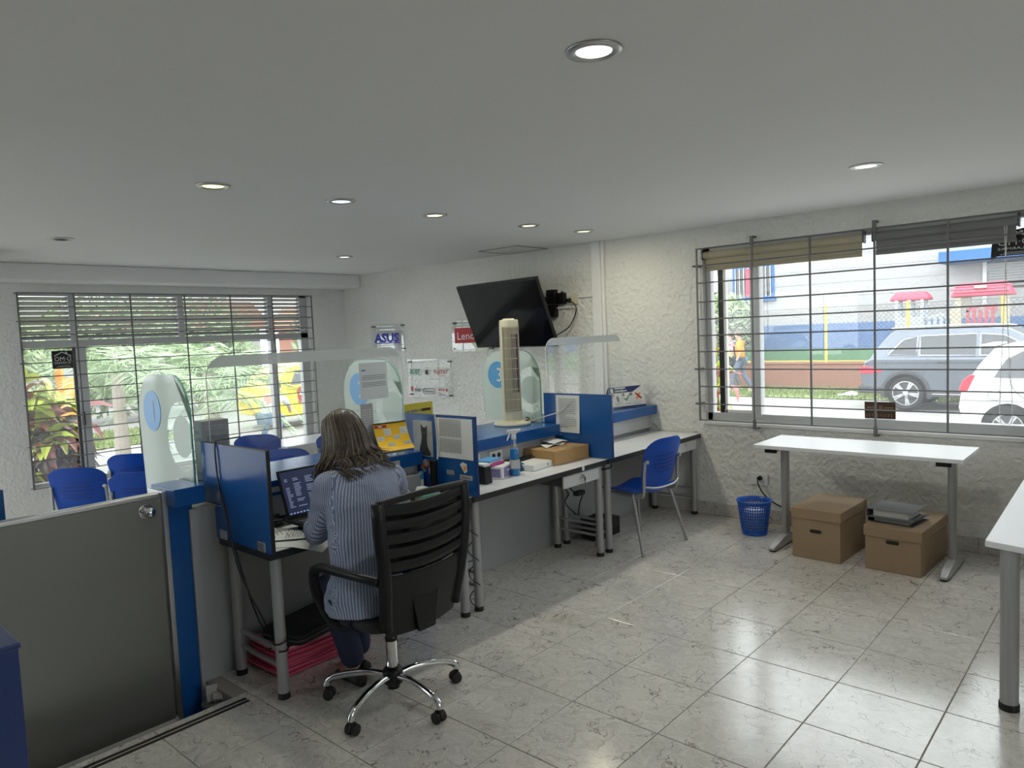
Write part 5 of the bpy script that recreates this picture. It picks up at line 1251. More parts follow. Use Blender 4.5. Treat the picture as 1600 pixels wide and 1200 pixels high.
MB().tube(spline([(6.05, 2.59, .388), (6.02, 2.585, .36), (6.01, 2.53, .27), (6.02, 2.44, .20), (6.04, 2.34, .15), (6.05, 2.24, .10), (6.05, 2.0, .03)], 8), .006, 6).build('cord', 'cable', wo)

# ---------------------------------------------------------------- television and wall signs
tv = thing('television', 'large black flat television tilted downwards on a wall arm', 'television', (5.72, 5.21, 1.94))
yw, pt = -.14668, .36442
Nt = Vector((-cos(yw)*cos(pt), -sin(yw)*cos(pt), -sin(pt))); Rt = EZ.cross(Nt).normalized(); Ut = Nt.cross(Rt)
ctv = Vector((5.72, 5.2128, 1.9406)); Rm = Matrix((Rt, Ut, Nt)).transposed()
MB().obox(ctv - Nt*.02, (1.343, .740, .036), Rm).build('casing', 'black', tv, bevel=.004)
MB().obox(ctv - Ut*.004, (1.315, .70, .002), Rm).build('screen', 'screen', tv)
MB().obox(ctv - Nt*.055 - Ut*.06, (.7, .40, .045), Rm).build('rear_housing', 'black', tv, bevel=.01)
wm = thing('wall_mount', 'black television wall bracket with a power adapter', 'bracket', (6.05, 4.83, 2.04))
MB().box(6.04, 4.77, 1.90, 6.099, 4.885, 2.03).box(6.04, 4.77, 2.04, 6.099, 4.885, 2.19).build('wall_plate', 'black', wm, bevel=.004)
MB().tube([(6.05, 4.86, 2.10), (5.98, 5.02, 2.06), (5.80, 5.19, 1.93)], .03, 8).build('swing_arm', 'black', wm)
MB().box(6.045, 4.655, 2.03, 6.099, 4.745, 2.15).cyl((6.07, 4.69, 2.15), (6.07, 4.69, 2.165), .012, n=8).build('adapter', 'black', wm, bevel=.005)
so = thing('wall_outlet', 'white wall socket with a black plug high beside the television bracket', 'outlet', (6.09, 4.58, 2.06))
B(6.085, 4.50, 2.02, 6.10, 4.60, 2.12).build('face_plate', 'cream', so, bevel=.004)
MB().cyl((6.087, 4.60, 2.065), (6.05, 4.615, 2.065), .024, .018, n=14).build('plug', 'black', so)
MB().tube(spline([(6.06, 4.61, 2.06), (6.05, 4.53, 2.03), (6.05, 4.50, 1.95), (6.04, 4.58, 1.80), (5.98, 4.68, 1.72), (5.86, 4.74, 1.66)], 8), .006, 6).build('cord', 'cable', so)
B(6.08, 4.30, 2.085, 6.10, 4.50, 2.105).build('conduit', 'white', so)
B(6.08, 4.56, 1.985, 6.10, 4.77, 2.005).build('conduit', 'white', so)

def sign(lab, y0, y1, z0, z1):
    t = thing('acrylic_sign', lab, 'sign', (6.08, (y0+y1)/2, z0), 0, 'acrylic maker signs')
    B(6.052, y1, z0, 6.057, y0, z1).build('clear_sheet', 'acry', t)
    for y in (y0-.03, y1+.03):
        for z in (z0+.03, z1-.03): MB().cyl((6.10, y, z), (6.048, y, z), .011, n=12).build('standoff', 'steeld', t)
    return t
M['steeld'] = mat('dark_steel', (.12, .12, .12), .35, .8)
VR = -EY
def pt_(dy, dz): return (6.050, dy, dz)
s1 = sign('clear acrylic sign with blue lettering, left of the wall signs', 7.96, 7.29, 1.58, 1.94)
text('ASUS', 'iblue', s1, pt_(7.635, 1.755), VR, EZ, .52, .125, bold=.045)
bars('iblue', s1, pt_(7.61, 1.68), VR, EZ, [(-.25, 0, .50, .012)], 'underline')
for k in range(2): B(6.0488, 7.53+.0, 1.725+.035*k, 6.0495, 7.86, 1.731+.035*k).build('letter_gap', 'acry', s1)
s2 = sign('clear acrylic sign with red panel partly hidden by the television', 6.377, 5.72, 1.558, 1.925)
B(6.0500, 5.79, 1.655, 6.0515, 6.33, 1.835).build('red_panel', 'red', s2)
text('Lenovo', 'paper', s2, (6.0488, 6.06, 1.74), VR, EZ, .44, .09)
s3 = sign('clear acrylic sign with six small maker logos', 7.237, 6.44, .985, 1.465)
def PX(x): return 7.237-(x-637)*.01203
def PZ(y): return 1.462-(y-562)*.0083
text('acer', 'green', s3, pt_(PX(649), PZ(580)), VR, EZ, .20, .068, bold=0.02)
bars('green', s3, pt_(PX(652), PZ(585.5)), VR, EZ, [(-.08, 0, .17, .005)])
c = Vector(pt_(PX(668), PZ(581)))
ap = [(cos(a)*(.034+.004*cos(2*a)), sin(a)*.036) for a in [k*2*pi/28 for k in range(28)]]
ap = [(x, y - (.012*(1-abs(x)/.012) if y > 0 and abs(x) < .012 else 0) + (.008*(1-abs(x)/.010) if y < 0 and abs(x) < .010 else 0)) for x, y in ap]
ap = [((.020 if (x > .018 and abs(y-.006) < .016) else x), y) for x, y in ap]
MB().prism(ap, c, VR, EZ, (-.001, 0, 0)).prism([(.0, .038), (.012, .046), (.018, .062), (.004, .054)], c, VR, EZ, (-.001, 0, 0)).build('fruit_logo', 'black', s3)
text('FUJITSU', 'red', s3, pt_(PX(688.5), PZ(581.5)), VR, EZ, .235, .062, bold=0.012)
MB().tube([c+VR*(.215+.018*cos(a))+EZ*(.045+.012*sin(a)) for a in [k*pi/8 for k in range(9)]], .003, 4).build('logo_swirl', 'red', s3)
bars('red', s3, pt_(PX(690), PZ(587)), VR, EZ, [(-.04, 0, .13, .005)])
text('msi', 'ink', s3, pt_(PX(652), PZ(608)), VR, EZ, .11, .05, bold=0.03)
MB().prism([(-.025, .03), (0, .036), (.025, .03), (.02, -.015), (0, -.035), (-.02, -.015)], pt_(PX(643), PZ(607.5)), VR, EZ, (-.001, 0, 0)).build('shield_logo', 'red', s3)
o = rrect(.235, .075, .034, 6); i_ = rrect(.215, .055, .025, 6)
MB().ring(o, i_, pt_(PX(670), PZ(610)), VR, EZ, (-.001, 0, 0)).build('logo_outline', 'ink', s3)
text('Nintendo', 'ink', s3, pt_(PX(670), PZ(610)), VR, EZ, .18, .033, bold=0.02)
text('xerox', 'red', s3, pt_(PX(689), PZ(607.5)), VR, EZ, .12, .03, bold=0.02); MB().ball(pt_(PX(697), PZ(607.5)), (.002, .018, .018), 10, 8).build('ball_logo', 'red', s3)
bars('ink', s3, pt_(PX(690), PZ(613)), VR, EZ, [(-.07, .005, .06, .006), (-.07, -.018, .11, .008)])
for y, x0, w in ((1.21, -.38, .40), (1.06, -.38, .30)): bars('lgrey', s3, (6.0515, 6.84, y-.08), VR, Vector((0, -.12, 1)).normalized(), [(x0, 0, w, .003)], 'scratch_line')
# ---------------------------------------------------------------- outdoors
G = -.2
M['road'] = mat('pale_concrete_road', (.28, .272, .258), .85, var=(1.2, .4, (.24, .235, .225)), bump=(25, .3, .02))
M['grass'] = mat('grass', (.13, .20, .05), .9, var=(14, .6, (.24, .24, .10)))
M['turf'] = mat('green_wall_paint', (.05, .25, .08), .7)
M['bluewall'] = mat('blue_wall_paint', (.018, .125, .36), .7)
M['bwall'] = plaster('white_block_render', (.37, .37, .37), 9, .6, .04)
M['brick'] = mat('red_brick', (.27, .13, .09), .85, var=(3, .5, (.22, .11, .075)))
M['ypost'] = mat('yellow_post', (.65, .42, .08), .6)
M['wire'] = mat('galvanised_wire', (.22, .22, .21), .5, .6)
M['suv'] = mat('grey_blue_car_paint', (.13, .15, .18), .22, .5, coat=.6)
M['wcar'] = mat('white_car_paint', (.78, .78, .78), .25, coat=.6)
M['taxi'] = mat('yellow_car_paint', (.85, .62, .01), .3, coat=.5)
M['carglass'] = mat('tinted_car_glass', (.035, .04, .045), .06, spec=.8)
M['clad'] = mat('dark_cladding', (.045, .047, .05), .6)
M['tail'] = mat('tail_light', (.6, .02, .05), .15, coat=.6)
M['alloy'] = mat('alloy', (.60, .61, .62), .3, .7)
M['plpink'] = mat('pink_play_plastic', (.62, .07, .12), .5)
M['plred'] = mat('red_play_plastic', (.55, .05, .09), .5)
M['plblue'] = mat('pale_blue_play_plastic', (.50, .58, .66), .5)
M['plcream'] = mat('cream_play_plastic', (.62, .54, .36), .5)
M['leafy'] = mat('yellow_green_leaf', (.55, .62, .06), .4, var=(20, .5, (.35, .52, .05)))
M['leafr'] = mat('red_croton_leaf', (.42, .12, .08), .4, var=(20, .7, (.20, .05, .07)))
M['leafp'] = mat('purple_croton_leaf', (.11, .05, .07), .4, var=(20, .7, (.05, .09, .03)))
M['palm'] = mat('palm_leaf', (.24, .36, .17), .5, var=(3, .6, (.38, .46, .28)))
M['trunk'] = mat('palm_trunk', (.33, .29, .24), .9, bump=(30, .8, .02))
M['terra'] = mat('terracotta', (.48, .22, .14), .8)
M['tree'] = mat('tree_leaf', (.22, .31, .15), .7, var=(2, .6, (.32, .40, .22)))
gr = B(-30, -30, G-.2, 45, 45, G).build('ground', 'road'); struct(gr)
def grass_patch(x0, x1, y0, y1, n, hmax, lab):
    t = MB().sheet(lambda u, v: (x0+(x1-x0)*u, y0+(y1-y0)*v, G+.02+.03*sin(9*u)*sin(14*v)), 12, 12)
    rn = random.Random(int(x0*10)+n)
    for k in range(n):
        x, y = rn.uniform(x0, x1), rn.uniform(y0, y1); h = hmax*rn.uniform(.3, 1); a = rn.uniform(0, pi); w = .02
        t.add([(x-w*cos(a), y-w*sin(a), G), (x+w*cos(a), y+w*sin(a), G), (x+rn.uniform(-.06, .06), y+rn.uniform(-.06, .06), G+h)], [(0, 1, 2)])
    return tag(t.build('grass_verge', 'grass'), lab, 'grass', None, 'stuff')
grass_patch(18.3, 20.9, -2, 13, 9000, .16, 'strip of rough green grass along the brick wall across the street')
tag(MB().sheet(lambda u, v: (18.75+.32*u, 5.55+.42*v, G+.06+.05*sin(3*u)*sin(5*v)+.04*sin(11*u*v)), 6, 6, (0, 0, .01)).build('litter_bag', 'paper', None), 'crumpled white bag lying on the grass verge', 'litter')
# low brick wall and chain link fence
bw = tag(MB().box(21.0, -6, G, 21.2, 16, .50).box(20.97, -6, .50, 21.23, 16, .55).build('brick_wall', 'brick', None, bevel=.01), 'low reddish brick wall behind the grass verge', 'wall')
fc = thing('chain_link_fence', 'chain link fence with yellow posts on the low brick wall', 'fence', (21.1, 5, .55))
for k in range(10):
    y = -3.40+2.08*k+.0; MB().cyl((21.1, y, .55), (21.1, y, 2.15), .04, n=8).build('post', 'ypost', fc)
MB().cyl((21.1, -6, .58), (21.1, 16, .58), .02, n=6).build('bottom_rail', 'ypost', fc)
MB().cyl((21.1, -6, 2.10), (21.1, 16, 2.10), .012, n=5).build('top_wire', 'wire', fc)
mb = MB(); h = 1.5
for k in range(-12, 176):
    y = -5+.12*k
    for s in (-1, 1):
        a = Vector((21.1+.004*s, y, .6)); b = Vector((21.1+.004*s, y+s*h, .6+h)); d = Vector((0, -s*.006, .006)); e = Vector((.005, 0, 0))
        mb.add([a+d, a-d, b-d, b+d], [(0, 1, 2, 3)])
mb.build('chain_link_mesh', 'wire', fc)['kind'] = 'stuff'
# school building
bl = thing('school_building', 'white rendered building with blue and green painted bands across the street', 'building', (26, 5, G))
B(25, -14, G, 27, 22, 7.5).build('wall', 'bwall', bl)
for z in (2.05, 2.5, 2.95, 3.4, 3.85, 4.3, 4.75):
    B(24.985, -14, z, 25.0, 22, z+.42).build('block_course', 'bwall', bl, bevel=.012, seg=1)
B(24.97, -14, .79, 25, 22, 1.62).build('blue_band', 'bluewall', bl)
B(24.96, -14, .0, 25, 22, .79).build('green_band', 'turf', bl)
w = MB().ring([(10.0, 2.6), (11.5, 2.6), (11.5, 3.75), (10.0, 3.75)], [(10.08, 2.68), (11.42, 2.68), (11.42, 3.67), (10.08, 3.67)], (24.94, 0, 0), EY, EZ, (.06, 0, 0)).build('window', 'bluewall', bl)
B(24.975, 10.08, 2.68, 24.98, 11.42, 3.67).build('pane', 'carglass', w)
B(24.85, 9.95, 2.5, 25, 11.55, 2.6).build('window_sill', 'bluewall', bl)
for k in range(9): MB().cyl((24.93, 10.12+.16*k, 2.65), (24.93, 10.12+.16*k, 3.7), .014, n=6).build('window_bar', 'white', w)
B(24.9, 10.75, 2.68, 24.97, 11.0, 3.67).build('curtain', 'plpink', w)
B(23.9, -3, 3.22, 25, 4.78, 3.55).build('blue_canopy', 'bluewall', bl, bevel=.02)
w = B(24.93, 2.2, 2.45, 24.97, 3.75, 3.2).build('window', 'carglass', bl)
for k in range(9): B(24.90, 2.25, 2.5+.075*k, 24.93, 3.7, 2.535+.075*k).build('louvre_slat', 'slat', w)
B(24.9, 3.75, 2.0, 24.98, 3.85, 3.22).build('window_jamb', 'white', bl)
B(24.6, 11.75, 2.9, 25, 12.6, 3.5).build('air_conditioner', 'white', bl, bevel=.03)

# playground pieces
def playtower(lab, y0, y1):
    t = thing('play_tower', lab, 'playhouse', (22.7, (y0+y1)/2, G))
    MB().loft([[Vector((22.4+.6*cx, y0-.12+(y1-y0+.24)*cy_, z)) for cx, cy_ in ((0, 0), (1, 0), (1, 1), (0, 1))] for z in (2.18, 2.26)] + [[Vector((22.5+.4*cx, y0+.0+(y1-y0)*cy_, 2.42)) for cx, cy_ in ((0, 0), (1, 0), (1, 1), (0, 1))]]).build('roof', 'plpink', t, bevel=.05, seg=3)
    for x in (22.45, 22.9):
        for y in (y0+.04, (y0+y1)/2, y1-.04): MB().cyl((x, y, 1.70), (x, y, 2.2), .05, n=8).build('column', 'plblue', t)
    B(22.4, y0, G, 22.95, y1, 1.72).build('tower_base', 'plblue', t, bevel=.04)
playtower('pale blue play tower with a rounded pink roof behind the grey car', 4.84, 5.56)
pf = thing('play_fence', 'pale blue plastic play bridge between tower and playhouse', 'playhouse', (22.6, 4.45, G))
B(22.55, 4.06, G, 22.65, 4.82, 1.38).build('panel', 'plblue', pf, bevel=.02)
MB().prism([(4.06, 1.70), (4.45, 1.80), (4.82, 1.70), (4.82, 1.62), (4.45, 1.72), (4.06, 1.62)], (22.55, 0, 0), EY, EZ, (.1, 0, 0)).build('handrail', 'plblue', pf)
for k in range(5): B(22.57, 4.1+.15*k, 1.36, 22.63, 4.19+.15*k, 1.74).build('slat', 'plblue', pf)
hp_ = thing('playhouse', 'cream plastic playhouse with pink shingled roof and red gate', 'playhouse', (22.7, 3.5, G))
rp = [[Vector((22.3, 2.80, 2.2)), Vector((23.1, 2.80, 2.2)), Vector((23.1, 4.18, 2.2)), Vector((22.3, 4.18, 2.2))], [Vector((22.3, 2.82, 2.28)), Vector((23.1, 2.82, 2.28)), Vector((23.1, 4.16, 2.28)), Vector((22.3, 4.16, 2.28))], [Vector((22.6, 2.95, 2.56)), Vector((22.8, 2.95, 2.56)), Vector((22.8, 4.05, 2.56)), Vector((22.6, 4.05, 2.56))]]
rf = MB().loft(rp).build('roof', 'plpink', hp_, bevel=.03)
for r in range(3):
    for k in range(7):
        y = 2.86+.18*k+(.09 if r % 2 else 0); z = 2.30+.075*r; x = 22.31+.09*r
        MB().obox((x-.006, y+.08, z+.03), (.02, .165, .07), Matrix.Rotation(radians(45), 3, 'Y')).build('shingle', 'plpink', rf)
MB().obox((22.34, 3.5, 2.43), (.03, .28, .09), Matrix.Rotation(radians(45), 3, 'Y')).build('roof_vent', 'trunk', rf)
for y in (2.95, 4.02): B(22.4, y-.07, G, 22.54, y+.07, 2.2).build('corner_post', 'plcream', hp_, bevel=.02)
B(22.42, 3.98, 1.0, 22.5, 4.2, 1.9).build('side_panel', 'plcream', hp_, bevel=.02)
B(22.42, 3.72, 1.9, 22.5, 4.0, 2.2).build('upper_panel', 'trunk', hp_)
gt = MB().prism([(3.16, 1.78), (3.3, 1.82), (3.5, 1.92), (3.7, 1.82), (3.84, 1.78), (3.84, 1.9), (3.5, 1.95), (3.12, 1.98)], (22.42, 0, 0), EY, EZ, (.06, 0, 0)).build('gate_top', 'plred', hp_)
for k in range(5): B(22.42, 3.2+.14*k, 1.34, 22.47, 3.28+.14*k, 1.84).build('gate_slat', 'plred', hp_)
B(22.42, 3.16, G, 22.48, 3.86, 1.36).build('gate_base', 'plred', hp_)

# cars -------------------------------------------------------------
def wheel(par, c, ax, r, w, spokes=5):
    c, ax = Vector(c), Vector(ax); a = ax.orthogonal().normalized(); b = ax.cross(a)
    def L(p): return c + a*p[0] + b*p[1] + ax*p[2]
    n = 28; rg = []
    for rr_, z in ((r*.66, 0), (r*.9, -.005), (r, .03), (r, w-.03), (r*.9, w), (r*.5, w)): rg.append([L((rr_*cos(2*pi*k/n), rr_*sin(2*pi*k/n), z)) for k in range(n)])
    o = MB().loft(rg).build('wheel', 'rubber', par, smooth=False)
    MB().loft([[L((q*cos(2*pi*k/n), q*sin(2*pi*k/n), z)) for k in range(n)] for q, z in ((r*.68, -.004), (r*.62, .03), (r*.2, .05))]).build('rim_barrel', 'clad', o)
    mb = MB()
    for k in range(spokes):
        for s in (-.11, .11):
            t = 2*pi*k/spokes + s; d = Vector((cos(t), sin(t), 0)); e = Vector((-sin(t), cos(t), 0)); q = r*.045
            mb.add([L(d*r*.1+e*q), L(d*r*.1-e*q), L(d*r*.66-e*q), L(d*r*.66+e*q)] + [L(v) + ax*.03 for v in (d*r*.1+e*q, d*r*.1-e*q, d*r*.66-e*q, d*r*.66+e*q)], [(3, 2, 1, 0), (0, 1, 5, 4), (1, 2, 6, 5), (2, 3, 7, 6), (3, 0, 4, 7)])
    mb.lathe([(0, 0)], (0, 0, 0), 3, False) if False else None
    rg = [[L((q*cos(2*pi*k/n), q*sin(2*pi*k/n), z)) for k in range(n)] for q, z in ((r*.70, -.006), (r*.66, -.008), (r*.66, .004))]
    mb.loft(rg); mb.v = [tuple(Vector(p) - ax*.008) for p in mb.v]
    mb.f = [f for f in mb.f if len(f) <= 4]
    mb.cyl(L((0, 0, -.012)), L((0, 0, .03)), r*.13, n=12)
    mb.build('alloy_spokes', 'alloy', o)
def car(name, lab, loc, ux, uy, lower, arches, green, wins, paint, Wd, inset, belt, roofz, trim='chrome', clad=True, extra=None):
    """local x along the car from the rear, y across from the visible side, z up; ux, uy world directions"""
    ux, uy = Vector(ux), Vector(uy); o = Vector(loc)
    t = thing(name, lab, 'car', tuple(o + ux*2 + uy*Wd/2))
    def P(x, y, z): return o + ux*x + uy*y + EZ*z
    poly = []
    for p in lower:
        if len(p) == 2: poly.append(p)
        else:
            cx, r = p[1], p[2]; poly += [(cx - r*cos(a), p[3] + math.sqrt(max(0, 1))*r*sin(a)) for a in [pi*k/10 for k in range(11)]][::(-1 if p[0] == 'r' else 1)]
    MB().prism(poly, P(0, 0, 0), ux, EZ, uy*Wd).build('body', paint, t, bevel=.05, seg=3)
    n = len(green)
    def yo(z): return .05 + inset*max(0, z-belt)/(roofz-belt)
    A = [P(x, yo(z), z) for x, z in green]; Bq = [P(x, Wd-yo(z), z) for x, z in green]
    MB().add(A+Bq, [tuple(range(n-1, -1, -1)), tuple(range(n, 2*n))] + [(i, (i+1) % n, n+(i+1) % n, n+i) for i in range(n)]).build('cabin', paint, t, bevel=.05, seg=3)
    for w in wins:
        for side in (0, 1):
            y = (lambda z: yo(z)-.012) if side == 0 else (lambda z: Wd-yo(z)+.012)
            MB().add([P(x, y(z), z) for x, z in w], [tuple(range(len(w)))]).build('side_window', 'carglass', t)
        if trim: MB().tube([P(x, yo(z)-.014, z) for x, z in w+w[:1]], .012, 4).build('window_trim', trim, t)
    for cx, r, cz in arches:
        if clad:
            MB().ring([((r+.11)*cos(a), (r+.11)*sin(a)) for a in [pi*k/12 for k in range(13)]] + [(-(r+.11), -.1), (r+.11, -.1)], [((r+.045)*cos(a), (r+.045)*sin(a)) for a in [pi*k/12 for k in range(13)]] + [(-(r+.045), -.1), (r+.045, -.1)], P(cx, -.012, cz), ux, EZ, uy*.03).build('arch_trim', 'clad', t)
        B(0, 0, 0, 1, 1, 1)
        mb = B(cx-r-.05, .06, cz-.1, cx+r+.05, Wd-.06, cz+r+.03); mb.v = [tuple(P(*p)) for p in mb.v]; mb.build('wheel_well', 'rubber', t)
        wheel(t, P(cx, .02, cz), uy, r, .2); wheel(t, P(cx, Wd-.02, cz), -uy, r, .2)
    if extra: extra(t, P, ux, uy)
    return t
def suv_x(t, P, ux, uy):
    MB().prism([(-.03, .90), (.10, .93), (.40, .86), (.42, .80), (.12, .76), (-.02, .78)], P(0, -.012, 0), ux, EZ, uy*.05).build('tail_light', 'tail', t, bevel=.01)
    MB().prism([(1.30, .30), (3.35, .30), (3.35, .42), (1.30, .42)], P(0, -.014, 0), ux, EZ, uy*.04).build('sill_cladding', 'clad', t)
    MB().tube([P(1.35, -.02, .36), P(3.3, -.02, .36)], .014, 4).build('sill_trim', 'chrome', t)
    MB().prism([(-.05, .35), (.42, .35), (.40, .5), (-.06, .52)], P(0, -.014, 0), ux, EZ, uy*1.9).build('rear_bumper', 'clad', t, bevel=.03)
    for x in (1.55, 2.62):
        MB().box(0, 0, 0, .01, .01, .01)
        MB().tube([P(x-.11, -.03, 1.0), P(x, -.045, 1.005), P(x+.11, -.03, 1.0)], .017, 6).build('door_handle', 'clad', t)
    for x in (1.28, 2.30, 3.32): MB().tube([P(x-(.1 if x < 1.4 else 0), .0, .42 if x > 1.4 else .75), P(x, -.001, 1.08)], .006, 4).build('door_gap', 'clad', t)
    MB().tube(spline([P(.55, .26, 1.70), P(1.4, .25, 1.735), P(2.5, .26, 1.72), P(2.8, .27, 1.66)], 5), .016, 5).build('roof_rail', 'chrome', t)
    MB().tube([P(.05, -.004, .98), P(2.0, -.008, 1.0), P(4.3, -.004, .96)], .008, 4).build('crease_line', 'clad', t)
    MB().prism([(.62, .85), (.86, .87), (.87, 1.0), (.62, 1.0)], P(0, -.003, 0), ux, EZ, uy*.01).build('fuel_flap', 'suv', t)
    MB().box(0, 0, 0, .1, .1, .1)
    m = MB().obox(P(3.35, -.10, 1.10), (.14, .22, .15)).build('mirror', 'suv', t, bevel=.03)
car('car', 'grey blue estate car parked by the playground', (16.5, 4.76, G), (0, -1, 0), (1, 0, 0),
    [(.06, .34), ('l', .86, .42, .36), (2.0, .30), ('l', 3.70, .42, .36), (4.6, .32), (4.74, .55), (4.70, .85), (4.45, .98), (3.50, 1.10), (.20, 1.10), (.06, 1.02), (-.02, .72)],
    [(.86, .36, .36), (3.70, .36, .36)],
    [(.14, 1.06), (.28, 1.30), (.52, 1.60), (.62, 1.66), (1.1, 1.70), (2.1, 1.70), (2.62, 1.65), (3.0, 1.44), (3.62, 1.08)],
    [[(.52, 1.16), (.78, 1.46), (1.05, 1.52), (1.05, 1.14)], [(1.11, 1.14), (1.11, 1.53), (2.08, 1.55), (2.08, 1.13)], [(2.16, 1.13), (2.16, 1.55), (2.55, 1.51), (3.15, 1.16), (3.1, 1.13)]],
    'suv', 1.86, .22, 1.06, 1.70, 'chrome', True, suv_x)
def white_x(t, P, ux, uy):
    MB().prism([(-.02, .78), (.10, .80), (.20, 1.04), (.14, 1.05), (.03, .95)], P(0, -.012, 0), ux, EZ, uy*.06).build('tail_light', 'tail', t, bevel=.01)
    MB().tube([P(.93, -.035, .88), P(1.03, -.05, .885), P(1.13, -.035, .88)], .02, 6).build('door_handle', 'clad', t)
    MB().ring(arc(0, 0, .085, 0, 2*pi, 24)[:-1], arc(0, 0, .078, 0, 2*pi, 24)[:-1], P(.44, -.003, .75), ux, EZ, uy*.006).build('fuel_flap', 'clad', t)
    MB().tube(spline([P(.60, .03, 1.32), P(.62, -.003, 1.0), P(.70, -.003, .80), P(.95, -.003, .55), P(1.0, -.003, .32)], 6), .005, 4).build('door_gap', 'clad', t)
    MB().tube([P(-.01, -.003, .66), P(.9, -.004, .67), P(3.3, -.003, .64)], .005, 4).build('crease_line', 'clad', t)
    MB().obox(P(.33, .75, 1.47), (1.1, .18, .03)).build('rear_spoiler', 'wcar', t, bevel=.01)
car('car', 'white hatchback closest to the right window, cut off by the frame', (12.5, 2.22, G), (0, -1, 0), (1, 0, 0),
    [(.05, .30), ('l', .60, .34, .28), (1.8, .26), ('l', 2.85, .34, .28), (3.4, .28), (3.5, .5), (3.42, .72), (3.0, .9), (2.8, .96), (.14, 1.0), (.02, .85), (-.02, .55)],
    [(.60, .28, .28), (2.85, .28, .28)],
    [(.10, .96), (.22, 1.18), (.40, 1.42), (.55, 1.48), (1.3, 1.52), (1.8, 1.48), (2.3, 1.25), (2.75, .94)],
    [[(.42, 1.0), (.56, 1.26), (.76, 1.38), (.94, 1.40), (.94, 1.0)], [(1.0, 1.0), (1.0, 1.41), (1.75, 1.40), (2.3, 1.02), (2.25, 1.0)]],
    'wcar', 1.5, .17, .96, 1.52, None, False, white_x)
def taxi_x(t, P, ux, uy):
    MB().prism([(.02, .0), (.0, .30), (.06, .36), (.20, .38), (.26, .30), (.26, .0)], P(.62, -.014, .58), ux, EZ, uy*.01).build('red_logo', 'red', t)
    bars('paper', t, P(.76, -.016, .78), ux, EZ, [(-.09, -.02, .17, .035)])
car('car', 'yellow taxi with a red door logo behind the palms', (8.25, 14.5, G), (1, 0, 0), (0, 1, 0),
    [(.05, .30), (.9, .28), ('l', 1.9, .34, .28), (2.6, .26), ('l', 3.9, .34, .28), (4.4, .28), (4.6, .5), (4.5, .75), (3.6, .92), (.14, 1.0), (.02, .85), (-.02, .55)],
    [(1.9, .28, .28), (3.9, .28, .28)],
    [(.15, .96), (.32, 1.2), (.6, 1.40), (.9, 1.45), (1.7, 1.46), (2.1, 1.42), (2.5, 1.25), (3.0, .92)],
    [[(.50, 1.0), (.70, 1.30), (1.2, 1.37), (1.2, 1.0)], [(1.28, 1.0), (1.28, 1.38), (2.0, 1.36), (2.55, 1.0)]],
    'taxi', 1.6, .17, .96, 1.46, None, False, taxi_x)

